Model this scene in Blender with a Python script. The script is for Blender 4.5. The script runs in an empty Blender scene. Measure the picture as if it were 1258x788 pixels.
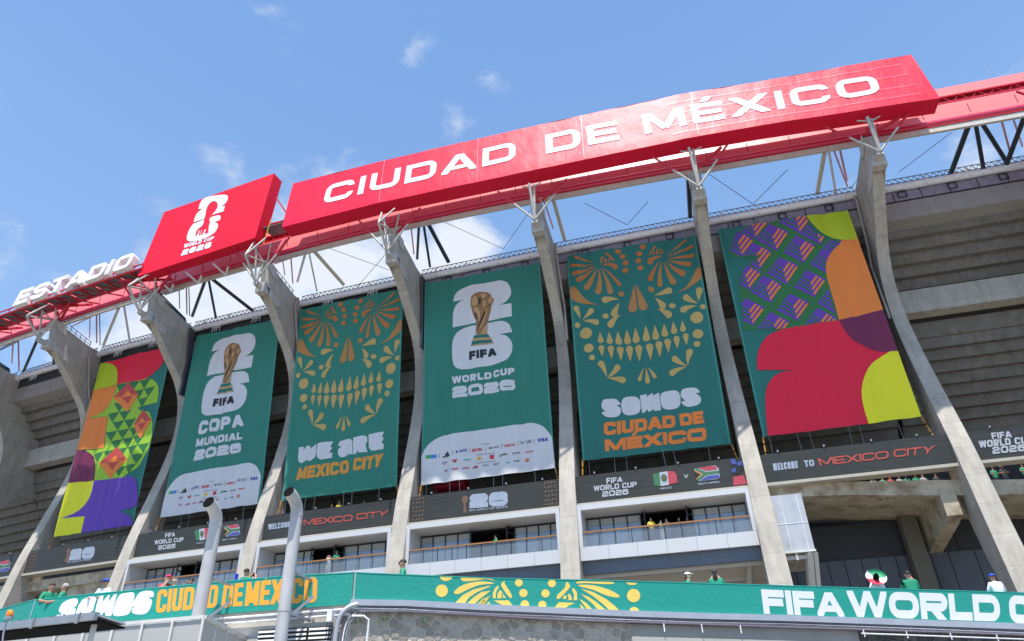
import bpy, bmesh, math, random
import numpy as np
from mathutils import Vector, Matrix
from mathutils.geometry import delaunay_2d_cdt, tessellate_polygon
random.seed(7)
SC = bpy.context.scene
COL = SC.collection
# ------------------------------------------------------------------ camera
PHW, PHH = 1258.0, 788.0
FPX, PITCH, ROLL = 851.58, 0.5432, 0.0360
cam_d = bpy.data.cameras.new("camera"); cam = bpy.data.objects.new("camera", cam_d); COL.objects.link(cam)
cam_d.sensor_width = 36.0; cam_d.lens = 36.0*FPX/PHW; cam_d.clip_start = 0.1; cam_d.clip_end = 6000
cam.matrix_world = Matrix.Rotation(math.pi/2+PITCH, 4, 'X') @ Matrix.Rotation(-ROLL, 4, 'Z')
SC.camera = cam
# ------------------------------------------------------------------ world, sun, exposure
SUN_EL, SUN_AZ = math.radians(71.3), math.radians(188)      # azimuth from +Y clockwise
sdir = Vector((math.sin(SUN_AZ)*math.cos(SUN_EL), math.cos(SUN_AZ)*math.cos(SUN_EL), math.sin(SUN_EL)))
W = bpy.data.worlds.new("World"); SC.world = W; W.use_nodes = True
nt = W.node_tree; N = nt.nodes; LK = nt.links; N.clear()
def wn(t, **k):
    n = N.new(t)
    for a, b in k.items(): setattr(n, a, b)
    return n
sky = wn('ShaderNodeTexSky', sky_type='NISHITA', sun_disc=False)
sky.sun_elevation = SUN_EL; sky.sun_rotation = SUN_AZ; sky.altitude = 2200; sky.air_density = 1.0; sky.dust_density = 0.6; sky.ozone_density = 1.2
tc = wn('ShaderNodeTexCoord')
def pxdir(u, v):
    a, b = u-PHW/2, v-PHH/2
    uu = a*math.cos(ROLL)-b*math.sin(ROLL); vv = a*math.sin(ROLL)+b*math.cos(ROLL)
    x, yc, zc = uu/FPX, -vv/FPX, 1.0
    return np.array([x, zc*math.cos(PITCH)-yc*math.sin(PITCH), zc*math.sin(PITCH)+yc*math.cos(PITCH)])
def mth(op, a, b=None, clamp=False):
    n = wn('ShaderNodeMath', operation=op, use_clamp=clamp)
    for i, x in enumerate((a, b)):
        if x is None: continue
        if isinstance(x, (int, float)): n.inputs[i].default_value = x
        else: LK.new(x, n.inputs[i])
    return n.outputs[0]
mp = wn('ShaderNodeMapping'); mp.inputs['Scale'].default_value = (1, 1, 1.6); LK.new(tc.outputs['Generated'], mp.inputs[0])
n1 = wn('ShaderNodeTexNoise'); n1.inputs['Scale'].default_value = 10; n1.inputs['Detail'].default_value = 12; n1.inputs['Roughness'].default_value = .6; n1.inputs['Distortion'].default_value = .2
n2 = wn('ShaderNodeTexNoise'); n2.inputs['Scale'].default_value = 1.7; n2.inputs['Detail'].default_value = 3
for n in (n1, n2): LK.new(mp.outputs[0], n.inputs['Vector'])
total = None
# clouds: position (photo direction), angular radius, strength
for (u, v, rad, st) in [(565, 305, .06, 2.0), (500, 325, .09, 1.5), (410, 335, .15, 1.5), (505, 66, .04, .75), (565, 152, .035, .7), (280, 213, .05, .85), (60, 222, .06, .35), (110, 250, .06, .3),
                        (500, 132, .03, .5), (605, 105, .03, .4), (345, 60, .04, .35), (1190, 205, .05, .9), (290, 380, .16, 1.3), (150, 410, .13, 1.0), (-200, 420, .22, .6), (1500, 350, .3, 1.), (700, -500, .25, .8)]:
    d = pxdir(u, v); d = d/np.linalg.norm(d)
    vd = wn('ShaderNodeVectorMath', operation='DISTANCE'); LK.new(tc.outputs['Generated'], vd.inputs[0]); vd.inputs[1].default_value = d
    s = mth('MULTIPLY', mth('SUBTRACT', 1.0, mth('DIVIDE', vd.outputs['Value'], rad*1.5), True), st)
    total = s if total is None else mth('MAXIMUM', total, s)
base = mth('MULTIPLY', mth('SUBTRACT', n2.outputs[0], .5), .6)
cl = mth('ADD', mth('ADD', total, base), mth('MULTIPLY', mth('SUBTRACT', n1.outputs[0], .5), 2.2))
ss = wn('ShaderNodeMapRange', interpolation_type='SMOOTHSTEP'); LK.new(cl, ss.inputs[0]); ss.inputs[1].default_value = .38; ss.inputs[2].default_value = 1.25
mx = wn('ShaderNodeMix', data_type='RGBA')
gain = wn('ShaderNodeMix', data_type='RGBA', blend_type='MULTIPLY'); gain.inputs[0].default_value = 1; LK.new(sky.outputs[0], gain.inputs[6]); gain.inputs[7].default_value = (1.1, 1.1, 1.1, 1)
# thin haze veil over all of the sky
veil = wn('ShaderNodeMix', data_type='RGBA'); veil.inputs[0].default_value = .22; LK.new(gain.outputs[2], veil.inputs[6]); veil.inputs[7].default_value = (1.95, 4.35, 8.6, 1)
sepd = wn('ShaderNodeSeparateXYZ'); LK.new(tc.outputs['Generated'], sepd.inputs[0])
veil2 = wn('ShaderNodeMix', data_type='RGBA'); LK.new(mth('MINIMUM', mth('MULTIPLY', mth('SUBTRACT', .80, sepd.outputs[2], True), .62), .42), veil2.inputs[0]); LK.new(veil.outputs[2], veil2.inputs[6]); veil2.inputs[7].default_value = (2.6, 3.7, 5.1, 1)
LK.new(mth('MULTIPLY', ss.outputs[0], .88), mx.inputs[0]); LK.new(veil2.outputs[2], mx.inputs[6]); mx.inputs[7].default_value = (4.6, 4.8, 5.1, 1)
bg = wn('ShaderNodeBackground'); bg.inputs['Strength'].default_value = .1; LK.new(mx.outputs[2], bg.inputs[0])
wo = wn('ShaderNodeOutputWorld'); LK.new(bg.outputs[0], wo.inputs[0])
sd = bpy.data.lights.new("sun", 'SUN'); sd.energy = 3.6; sd.angle = math.radians(.5); sd.color = (1, .95, .88)
so = bpy.data.objects.new("sun", sd); COL.objects.link(so); so.rotation_euler = sdir.to_track_quat('Z', 'Y').to_euler(); so.location = (0, -20, 60)
SC.view_settings.view_transform = 'Standard'; SC.view_settings.look = 'None'; SC.view_settings.gamma = 1; SC.view_settings.exposure = 1.0
# ------------------------------------------------------------------ facade curve: s in bays, r outward metres, z up (camera at 0)
L = 13.0; TH, K1, K2 = -0.2708, 0.0199, -0.0050
GS = np.linspace(-3, 11, 1401); GU = GS-4.5
GT = TH+K1*GU+K2*GU*GU/2
_d = (GS[1]-GS[0])*L
GX = np.concatenate([[0], np.cumsum((np.cos(GT[1:])+np.cos(GT[:-1]))/2)*_d]); GY = np.concatenate([[0], np.cumsum((np.sin(GT[1:])+np.sin(GT[:-1]))/2)*_d])
_i = np.argmin(abs(GS-4.5)); GX += -2.5673-GX[_i]; GY += 51.6321-GY[_i]
def frame(s):
    t = np.interp(s, GS, GT)
    return np.array([np.interp(s, GS, GX), np.interp(s, GS, GY), 0.]), np.array([np.cos(t), np.sin(t), 0.]), np.array([np.sin(t), -np.cos(t), 0.])
def F(s, r, z):
    o, t, n = frame(s); return o+n*r+np.array([0, 0, z])
_ft = [frame(s) for s in np.arange(-2.9, 10.9, .02)]; _fs = np.arange(-2.9, 10.9, .02)
def on_r(u, v, r):
    "facade coordinates (s, z) where the view line through a photo pixel meets radius r"
    D = pxdir(u, v); P0 = np.array([f[0]+f[2]*r for f in _ft])
    cr = P0[:, 0]*D[1]-P0[:, 1]*D[0]
    k = np.where(np.sign(cr[1:]) != np.sign(cr[:-1]))[0]
    k = k[0]; w = cr[k]/(cr[k]-cr[k+1]); s = _fs[k]*(1-w)+_fs[k+1]*w
    P = P0[k]*(1-w)+P0[k+1]*w
    return s, P[1]/D[1]*D[2]
def at_r(u, v, r):
    s, z = on_r(u, v, r); return F(s, r, z)
def bayframe(i):
    a, b = F(i, 0, 0), F(i+1, 0, 0); return (a+b)/2, math.atan2(b[1]-a[1], b[0]-a[0])
# ------------------------------------------------------------------ materials
MATS = {}
def lin(c): return tuple(((x/255)/12.92 if x/255 <= .04045 else ((x/255+.055)/1.055)**2.4) for x in c)
def mat(name, col, rough=.6, metal=0., var=.12, nscale=3., bump=.0, bscale=20., spec=.5, coat=0., stretch=(1, 1, 1), streak=0., trans=0., mottle=None, joints=0.):
    if name in MATS: return MATS[name]
    m = bpy.data.materials.new(name); m.use_nodes = True; t = m.node_tree; nd = t.nodes; lk = t.links
    b = nd['Principled BSDF']; b.inputs['Roughness'].default_value = rough; b.inputs['Metallic'].default_value = metal
    b.inputs['Specular IOR Level'].default_value = spec
    if coat: b.inputs['Coat Weight'].default_value = coat; b.inputs['Coat Roughness'].default_value = .12
    tcn = nd.new('ShaderNodeTexCoord'); g = nd.new('ShaderNodeNewGeometry')
    mpn = nd.new('ShaderNodeMapping'); mpn.inputs['Scale'].default_value = stretch; lk.new(g.outputs['Position'], mpn.inputs[0])
    no = nd.new('ShaderNodeTexNoise'); no.inputs['Scale'].default_value = nscale; no.inputs['Detail'].default_value = 6; no.inputs['Roughness'].default_value = .6; lk.new(mpn.outputs[0], no.inputs['Vector'])
    mr = nd.new('ShaderNodeMapRange'); lk.new(no.outputs[0], mr.inputs[0]); mr.inputs[1].default_value = .25; mr.inputs[2].default_value = .75; mr.inputs[3].default_value = 1-var; mr.inputs[4].default_value = 1+var
    mul = nd.new('ShaderNodeMix'); mul.data_type = 'RGBA'; mul.blend_type = 'MULTIPLY'; mul.inputs[0].default_value = 1
    mul.inputs[6].default_value = (*col, 1); lk.new(mr.outputs[0], mul.inputs[7])
    out = mul.outputs[2]
    if streak:
        mp2 = nd.new('ShaderNodeMapping'); mp2.inputs['Scale'].default_value = (1.3, 1.3, .16); lk.new(g.outputs['Position'], mp2.inputs[0])
        n2_ = nd.new('ShaderNodeTexNoise'); n2_.inputs['Scale'].default_value = 1.6; n2_.inputs['Detail'].default_value = 8; n2_.inputs['Roughness'].default_value = .7; lk.new(mp2.outputs[0], n2_.inputs['Vector'])
        r2 = nd.new('ShaderNodeMapRange'); lk.new(n2_.outputs[0], r2.inputs[0]); r2.inputs[1].default_value = .42; r2.inputs[2].default_value = .7; r2.inputs[3].default_value = 1; r2.inputs[4].default_value = 1-streak
        m2 = nd.new('ShaderNodeMix'); m2.data_type = 'RGBA'; m2.blend_type = 'MULTIPLY'; m2.inputs[0].default_value = 1; lk.new(out, m2.inputs[6]); lk.new(r2.outputs[0], m2.inputs[7]); out = m2.outputs[2]
    if mottle:
        n3 = nd.new('ShaderNodeTexNoise'); n3.inputs['Scale'].default_value = .55; n3.inputs['Detail'].default_value = 7; n3.inputs['Roughness'].default_value = .65; lk.new(g.outputs['Position'], n3.inputs['Vector'])
        r3 = nd.new('ShaderNodeMapRange'); lk.new(n3.outputs[0], r3.inputs[0]); r3.inputs[1].default_value = .5; r3.inputs[2].default_value = .66
        m3 = nd.new('ShaderNodeMix'); m3.data_type = 'RGBA'; lk.new(r3.outputs[0], m3.inputs[0]); lk.new(out, m3.inputs[6]); m3.inputs[7].default_value = (*mottle, 1); out = m3.outputs[2]
    if joints:   # casting joints and pour lines across the height
        sx = nd.new('ShaderNodeSeparateXYZ'); lk.new(g.outputs['Position'], sx.inputs[0])
        def M(op, a_, b_):
            q = nd.new('ShaderNodeMath'); q.operation = op
            for i_, x_ in enumerate((a_, b_)):
                if isinstance(x_, (int, float)): q.inputs[i_].default_value = x_
                elif x_ is not None: lk.new(x_, q.inputs[i_])
            return q.outputs[0]
        fr = M('FRACT', M('DIVIDE', sx.outputs[2], joints), None); fl = M('FLOOR', M('DIVIDE', sx.outputs[2], joints), None)
        ln = M('LESS_THAN', fr, .022); tone = M('ADD', M('MULTIPLY', M('FRACT', M('MULTIPLY', fl, .618), None), .10), .95)
        k_ = M('MULTIPLY', tone, M('SUBTRACT', 1.0, M('MULTIPLY', ln, .22)))
        m4 = nd.new('ShaderNodeMix'); m4.data_type = 'RGBA'; m4.blend_type = 'MULTIPLY'; m4.inputs[0].default_value = 1; lk.new(out, m4.inputs[6]); lk.new(k_, m4.inputs[7]); out = m4.outputs[2]
    lk.new(out, b.inputs['Base Color'])
    if bump:
        bn = nd.new('ShaderNodeTexNoise'); bn.inputs['Scale'].default_value = bscale; bn.inputs['Detail'].default_value = 6; lk.new(mpn.outputs[0], bn.inputs['Vector'])
        bu = nd.new('ShaderNodeBump'); bu.inputs['Strength'].default_value = 1; bu.inputs['Distance'].default_value = bump; lk.new(bn.outputs[0], bu.inputs['Height']); lk.new(bu.outputs[0], b.inputs['Normal'])
    if trans:
        tr = nd.new('ShaderNodeBsdfTranslucent'); lk.new(out, tr.inputs[0]); ms = nd.new('ShaderNodeMixShader'); ms.inputs[0].default_value = trans
        lk.new(b.outputs[0], ms.inputs[1]); lk.new(tr.outputs[0], ms.inputs[2]); lk.new(ms.outputs[0], nd['Material Output'].inputs[0])
    MATS[name] = m; return m
def glassmat(name, col, alpha=.35, rough=.05):
    if name in MATS: return MATS[name]
    m = bpy.data.materials.new(name); m.use_nodes = True; nd = m.node_tree.nodes; lk = m.node_tree.links
    b = nd['Principled BSDF']; b.inputs['Base Color'].default_value = (*col, 1); b.inputs['Roughness'].default_value = rough; b.inputs['Alpha'].default_value = alpha
    MATS[name] = m; return m
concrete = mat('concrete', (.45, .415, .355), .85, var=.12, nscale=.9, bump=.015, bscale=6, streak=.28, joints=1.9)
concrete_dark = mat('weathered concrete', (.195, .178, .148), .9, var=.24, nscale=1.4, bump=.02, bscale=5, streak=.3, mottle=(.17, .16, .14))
concrete_stain = mat('stained concrete', (.48, .42, .31), .9, var=.25, nscale=1.0, bump=.02, bscale=5, mottle=(.26, .19, .12))
lintel_m = mat('painted concrete', (.31, .285, .265), .85, var=.1, nscale=1., bump=.008, bscale=5, streak=.12)
cable_white = mat('white cable sheath', (.80, .80, .82), .45, var=.2, nscale=6, bump=.02, bscale=9)
bracket_white = mat('weathered white bracket steel', (.50, .475, .43), .55, var=.2, nscale=3, streak=.2)
steel_white = mat('white painted steel', (.68, .66, .62), .4, var=.1, nscale=2, streak=.08)
steel_cream = mat('cream painted steel', (.55, .50, .38), .45, var=.1)
steel_black = mat('dark painted steel', (.018, .022, .03), .4, var=.15)
steel_red = mat('red painted steel', (.58, .012, .035), .4, var=.12)
steel_pink = mat('faded pink steel', (.62, .27, .28), .5, var=.1)
steel_grey = mat('grey galvanised steel', (.36, .37, .39), .4, .5, var=.12)
pipe_m = mat('light grey duct metal', (.52, .51, .50), .42, .05, var=.16, nscale=1.6, streak=.3, bump=.004, bscale=14)
black_m = mat('matt black', (.010, .010, .011), .9, spec=.05)
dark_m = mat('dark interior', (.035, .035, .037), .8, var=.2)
mesh_m = mat('grey walkway grating', (.16, .18, .21), .6, .3, var=.2)
vinyl = mat('crimson vinyl', (.78, .010, .048), .47, var=.07, nscale=.5, bump=.04, bscale=1.3, spec=.24, stretch=(1, 1, .5))
vinyl_matt = mat('crimson panel', (.76, .008, .036), .6, var=.04, nscale=.4, spec=.2)
membrane_m = mat('salmon pink roof membrane', (.90, .25, .24), .35, var=.05, nscale=.4, bump=.02, bscale=1, coat=.2, trans=.3)
tube_m = mat('crimson roof tube', (.62, .03, .09), .3, var=.08, coat=.3)
gutter_m = mat('off white gutter', (.56, .53, .47), .5, var=.12, nscale=2, streak=.15)
white_print = mat('white vinyl letters', (.70, .72, .75), .7, var=.03)
fabric = dict(rough=.6, var=.06, nscale=1.2, bump=.14, bscale=1.3, stretch=(1, 1, .16))
def fab(n, c): return mat(n, c, **fabric, trans=.12)
b_green = fab('banner green', (.030, .235, .165)); b_teal = fab('banner teal', (.020, .190, .155))
b_white = fab('banner white', (.76, .75, .76)); b_gold = fab('banner gold', (.60, .42, .13)); b_or1 = fab('banner dark orange', (.56, .19, .045)); b_or2 = fab('banner amber', (.52, .24, .065))
b_orange = fab('banner orange', (.96, .26, .04)); b_amber = fab('banner yellow orange', (.82, .36, .05)); b_red = fab('banner crimson', (.90, .010, .05)); b_yel = fab('banner yellow', (.92, .88, .015))
b_lime = fab('banner lime', (.50, .62, .015)); b_purple = fab('banner purple', (.16, .06, .46)); b_plum = fab('banner plum', (.20, .018, .075)); b_leaf = fab('banner leaf green', (.035, .20, .055))
b_lime2 = fab('banner bright green', (.36, .62, .035)); b_coral = fab('banner coral', (.62, .075, .06)); b_black = fab('banner black', (.02, .02, .03)); b_bronze = fab('banner bronze', (.34, .17, .07)); b_gold2 = fab('banner gilt', (.58, .36, .15)); b_bronze_d = fab('banner dark bronze', (.09, .04, .02))
# ------------------------------------------------------------------ object helpers
WL = {}
def loc_of(o): return WL.get(o.name, np.zeros(3)) if o is not None else np.zeros(3)
def tag(o, label=None, cat=None, group=None, kind=None):
    if label: o['label'] = label
    if cat: o['category'] = cat
    if group: o['group'] = group
    if kind: o['kind'] = kind
    return o
def thing(name, label, cat, loc=(0, 0, 0), group=None):
    o = bpy.data.objects.new(name, None); COL.objects.link(o); o.location = loc; o.empty_display_size = .3
    WL[o.name] = np.array(loc, float); return tag(o, label, cat, group)
def mk(name, verts, faces, m, parent=None, smooth=False, loc=None, mats=None, midx=None):
    "one mesh object from world-space vertices"
    V = np.array(verts, float).reshape(-1, 3)
    L0 = loc_of(parent) if parent is not None else (np.array(loc, float) if loc is not None else np.array([V[:, 0].mean(), V[:, 1].mean(), V[:, 2].min()]))
    me = bpy.data.meshes.new(name); me.from_pydata((V-L0).tolist(), [], faces); me.validate()
    o = bpy.data.objects.new(name, me); COL.objects.link(o)
    for mm in (mats or [m]): me.materials.append(mm)
    if midx is not None and len(midx) == len(me.polygons): me.polygons.foreach_set('material_index', midx)
    if parent is not None: o.parent = parent
    else: o.location = L0
    WL[o.name] = L0
    if smooth: me.polygons.foreach_set('use_smooth', [True]*len(me.polygons))
    return o
def dup(o, parent, T=None):
    c = o.copy(); COL.objects.link(c); c.parent = parent; WL[c.name] = loc_of(parent)
    return c
class MB:
    "mesh accumulator"
    def __init__(s): s.v = []; s.f = []; s.mi = []
    def add(s, V, Fc, mi=0):
        n = len(s.v); s.v += [tuple(p) for p in V]; s.f += [[i+n for i in f] for f in Fc]; s.mi += [mi]*len(Fc); return s
    def box(s, c8, mi=0):
        return s.add(c8, [[0, 3, 2, 1], [4, 5, 6, 7], [0, 1, 5, 4], [1, 2, 6, 5], [2, 3, 7, 6], [3, 0, 4, 7]], mi)
    def beam(s, a, b, w, h=None, up=(0, 0, 1), mi=0):
        h = h or w; a = np.array(a, float); b = np.array(b, float); d = b-a; d /= np.linalg.norm(d)+1e-12
        x = np.cross(d, up); n = np.linalg.norm(x)
        if n < 1e-3: x = np.cross(d, (1, 0, 0)); n = np.linalg.norm(x)
        x /= n; y = np.cross(x, d); x = x*w/2; y = y*h/2
        return s.box([a-x-y, a+x-y, a+x+y, a-x+y, b-x-y, b+x-y, b+x+y, b-x+y], mi)
    def tube(s, pts, r, n=8, mi=0, cap=True):
        P = [np.array(p, float) for p in pts]; m = len(P); R = r if isinstance(r, (list, tuple)) else [r]*m
        V = []; ref = np.array([.123, .345, .93])
        for i in range(m):
            d = P[min(i+1, m-1)]-P[max(i-1, 0)]; d /= np.linalg.norm(d)+1e-12
            x = np.cross(d, ref); x /= np.linalg.norm(x)+1e-12; y = np.cross(d, x)
            for k in range(n):
                a = 2*math.pi*k/n; V.append(P[i]+R[i]*(x*math.cos(a)+y*math.sin(a)))
        Fc = [[i*n+k, i*n+(k+1) % n, (i+1)*n+(k+1) % n, (i+1)*n+k] for i in range(m-1) for k in range(n)]
        if cap: Fc += [list(range(n))[::-1], list(range((m-1)*n, m*n))]
        return s.add(V, Fc, mi)
    def prism(s, poly, d, mi=0):
        "poly: planar 3D points; d: extrusion vector"
        n = len(poly); P = [np.array(p, float) for p in poly]; d = np.array(d, float)
        tris = tessellate_polygon([[Vector(p) for p in P]])
        V = P+[p+d for p in P]
        Fc = [list(t) for t in tris]+[[i+n for i in t][::-1] for t in tris]+[[i, (i+1) % n, (i+1) % n+n, i+n] for i in range(n)]
        return s.add(V, Fc, mi)
    def build(s, name, m, parent=None, smooth=False, mats=None, loc=None):
        o = mk(name, s.v, s.f, m, parent, smooth, loc, mats, s.mi if mats else None)
        bm = bmesh.new(); bm.from_mesh(o.data); bmesh.ops.recalc_face_normals(bm, faces=bm.faces); bm.to_mesh(o.data); bm.free()
        return o
def smooth_by_angle(o, deg=40):
    o.data.polygons.foreach_set('use_smooth', [True]*len(o.data.polygons))
    bm = bmesh.new(); bm.from_mesh(o.data)
    for e in bm.edges:
        if len(e.link_faces) == 2 and e.calc_face_angle(0) > math.radians(deg): e.smooth = False
    bm.to_mesh(o.data); bm.free()
# ------------------------------------------------------------------ surfaces that carry prints
def zero(a, b): return 0.
class Surf:
    "strip of quads (TL, TR, BL, BR in space); A = metres along, b = 0 top .. 1 bottom"
    def __init__(s, quads, disp=zero, cell=(.5, .12)):
        s.q = [tuple(np.array(p, float) for p in q) for q in quads]; s.disp = disp; s.cell = cell
        s.A = [0.]
        for q in s.q: s.A.append(s.A[-1]+np.linalg.norm((q[1]+q[3]-q[0]-q[2])/2))
        s.h = np.linalg.norm(s.q[0][2]-s.q[0][0])
    def hat(s, A): i, a = s.seg(A); return np.linalg.norm(s.raw(i, a, 1)-s.raw(i, a, 0))
    def raw(s, i, a, b):
        q = s.q[i]; return (q[0]*(1-a)+q[1]*a)*(1-b)+(q[2]*(1-a)+q[3]*a)*b
    def seg(s, A):
        i = int(np.clip(np.searchsorted(s.A, A, side='right')-1, 0, len(s.q)-1)); return i, (A-s.A[i])/(s.A[i+1]-s.A[i])
    def nrm(s, i):
        q = s.q[i]; n = np.cross(q[1]-q[0], q[2]-q[0]); n /= np.linalg.norm(n)
        return n if n@(q[0]) < 0 else -n
    def pos(s, A, b, off=0.):
        i, a = s.seg(A); return s.raw(i, a, b)+s.nrm(i)*(off+s.disp(A, b*s.h))
    def inv(s, u, v):
        D = pxdir(u, v); best = None
        for i, q in enumerate(s.q):
            x = np.array([.5, .5, np.linalg.norm(q[0])/np.linalg.norm(D)])
            for _ in range(12):
                a, b, k = x; r = s.raw(i, a, b)-k*D
                J = np.array([(q[1]-q[0])*(1-b)+(q[3]-q[2])*b, (q[2]-q[0])*(1-a)+(q[3]-q[1])*a, -D]).T
                x = x-np.linalg.solve(J, r)
            e = max(0, -x[0], x[0]-1)
            if best is None or e < best[0]-1e-9: best = (e, i, x[0], x[1])
        _, i, a, b = best
        return (s.A[i]+a*(s.A[i+1]-s.A[i]), b)
    def P(s, pts, org=(0, 0), sc=1.): return [s.inv(org[0]+x/sc, org[1]+y/sc) for x, y in pts]
    def sheet(s, name, m, parent, nb=None, clipa=None):
        ga = sorted(set(list(np.round(np.arange(0, s.A[-1], s.cell[0]), 4))+[round(x, 4) for x in s.A])); nb = nb or int(1/s.cell[1])
        V = []; Fc = []
        for i, A in enumerate(ga):
            for j in range(nb+1): V.append(s.pos(A, j/nb))
        for i in range(len(ga)-1):
            for j in range(nb): k = i*(nb+1)+j; Fc.append([k, k+1, k+nb+2, k+nb+1])
        return mk(name, V, Fc, m, parent, smooth=s.disp is not zero)
    def decal(s, name, polys, m, parent, off=.02, clip=None, smooth=True):
        "polys: list of (A, b) outlines; union, cut on the grid, laid on the sheet"
        V = []; faces = []
        hs = s.h
        for p in polys:
            if len(p) < 3: continue
            ar = sum(p[i][0]*p[(i+1) % len(p)][1]-p[(i+1) % len(p)][0]*p[i][1] for i in range(len(p)))
            if abs(ar) < 1e-7: continue
            if ar < 0: p = p[::-1]
            n = len(V); V += [Vector((q[0], q[1]*hs)) for q in p]; faces.append(list(range(n, n+len(p))))
        if not faces: return None
        r = delaunay_2d_cdt(V, [], faces, 1, 1e-5)
        vs = [(v.x, v.y) for v in r[0]]; tris = [[vs[i] for i in f] for f, og in zip(r[2], r[5]) if og]
        lo, hi = (0, 0), (s.A[-1], hs)
        xs = sorted(set(list(np.arange(s.cell[0], s.A[-1], s.cell[0]))+list(s.A[1:-1]))); ys = list(np.arange(1, int(1/s.cell[1]))*s.cell[1]*hs)
        if s.disp is zero: ys = []; xs = list(s.A[1:-1])
        def cut(poly, ax, c, keep):
            out = []
            for i in range(len(poly)):
                p, q = poly[i], poly[(i+1) % len(poly)]; dp, dq = (p[ax]-c)*keep, (q[ax]-c)*keep
                if dp >= 0: out.append(p)
                if (dp > 0 and dq < 0) or (dp < 0 and dq > 0):
                    w = dp/(dp-dq); out.append((p[0]+(q[0]-p[0])*w, p[1]+(q[1]-p[1])*w))
            return out
        pieces = []
        for t in tris:
            if clip is not None or True:
                for ax in (0, 1):
                    e = .0 if clip is None else clip
                    if t: t = cut(t, ax, lo[ax]+e, 1)
                    if t: t = cut(t, ax, hi[ax]-e, -1)
                if len(t) < 3: continue
            st = [t]
            for ax, cs in ((0, xs), (1, ys)):
                ns = []
                for p in st:
                    mn = min(q[ax] for q in p); mxx = max(q[ax] for q in p)
                    for c in cs:
                        if mn+1e-6 < c < mxx-1e-6:
                            l = cut(p, ax, c, -1)
                            if len(l) >= 3: ns.append(l)
                            p = cut(p, ax, c, 1)
                            if len(p) < 3: break
                            mn = c
                    if len(p) >= 3: ns.append(p)
                st = ns
            pieces += st
        idx = {}; VV = []; FF = []
        for p in pieces:
            f = []
            for q in p:
                k = (round(q[0], 4), round(q[1], 4))
                if k not in idx: idx[k] = len(VV); VV.append(s.pos(q[0], q[1]/hs, off))
                if idx[k] not in f: f.append(idx[k])
            if len(f) >= 3: FF.append(f)
        if not FF: return None
        return mk(name, VV, FF, m, parent, smooth=False)
# ------------------------------------------------------------------ stroke lettering
def arc(cx, cy, rx, ry, a0, a1, n=6): return [(cx+rx*math.cos(math.radians(a0+(a1-a0)*i/n)), cy+ry*math.sin(math.radians(a0+(a1-a0)*i/n))) for i in range(n+1)]
def rib(pts, t, closed=False):
    q_ = [pts[0]]
    for p in pts[1:]:
        if math.hypot(p[0]-q_[-1][0], p[1]-q_[-1][1]) > 1e-4: q_.append(p)
    if closed and math.hypot(q_[0][0]-q_[-1][0], q_[0][1]-q_[-1][1]) < 1e-4: q_.pop()
    pts = q_
    n = len(pts); out = []
    L_, R_ = [], []
    for i in range(n):
        p = pts[i]
        if closed: a, b = pts[i-1], pts[(i+1) % n]
        else: a, b = pts[max(i-1, 0)], pts[min(i+1, n-1)]
        def un(x, y):
            l = math.hypot(x, y) or 1; return x/l, y/l
        d1 = un(p[0]-a[0], p[1]-a[1]) if (i > 0 or closed) else un(b[0]-p[0], b[1]-p[1]); d2 = un(b[0]-p[0], b[1]-p[1]) if (i < n-1 or closed) else d1
        m = un(-(d1[1]+d2[1]), d1[0]+d2[0]); c = max(.35, m[0]*-d1[1]+m[1]*d1[0]); k = t/2/c
        L_.append((p[0]+m[0]*k, p[1]+m[1]*k)); R_.append((p[0]-m[0]*k, p[1]-m[1]*k))
    for i in range(n if closed else n-1):
        j = (i+1) % n; out.append([L_[i], L_[j], R_[j], R_[i]])
    return out
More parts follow.
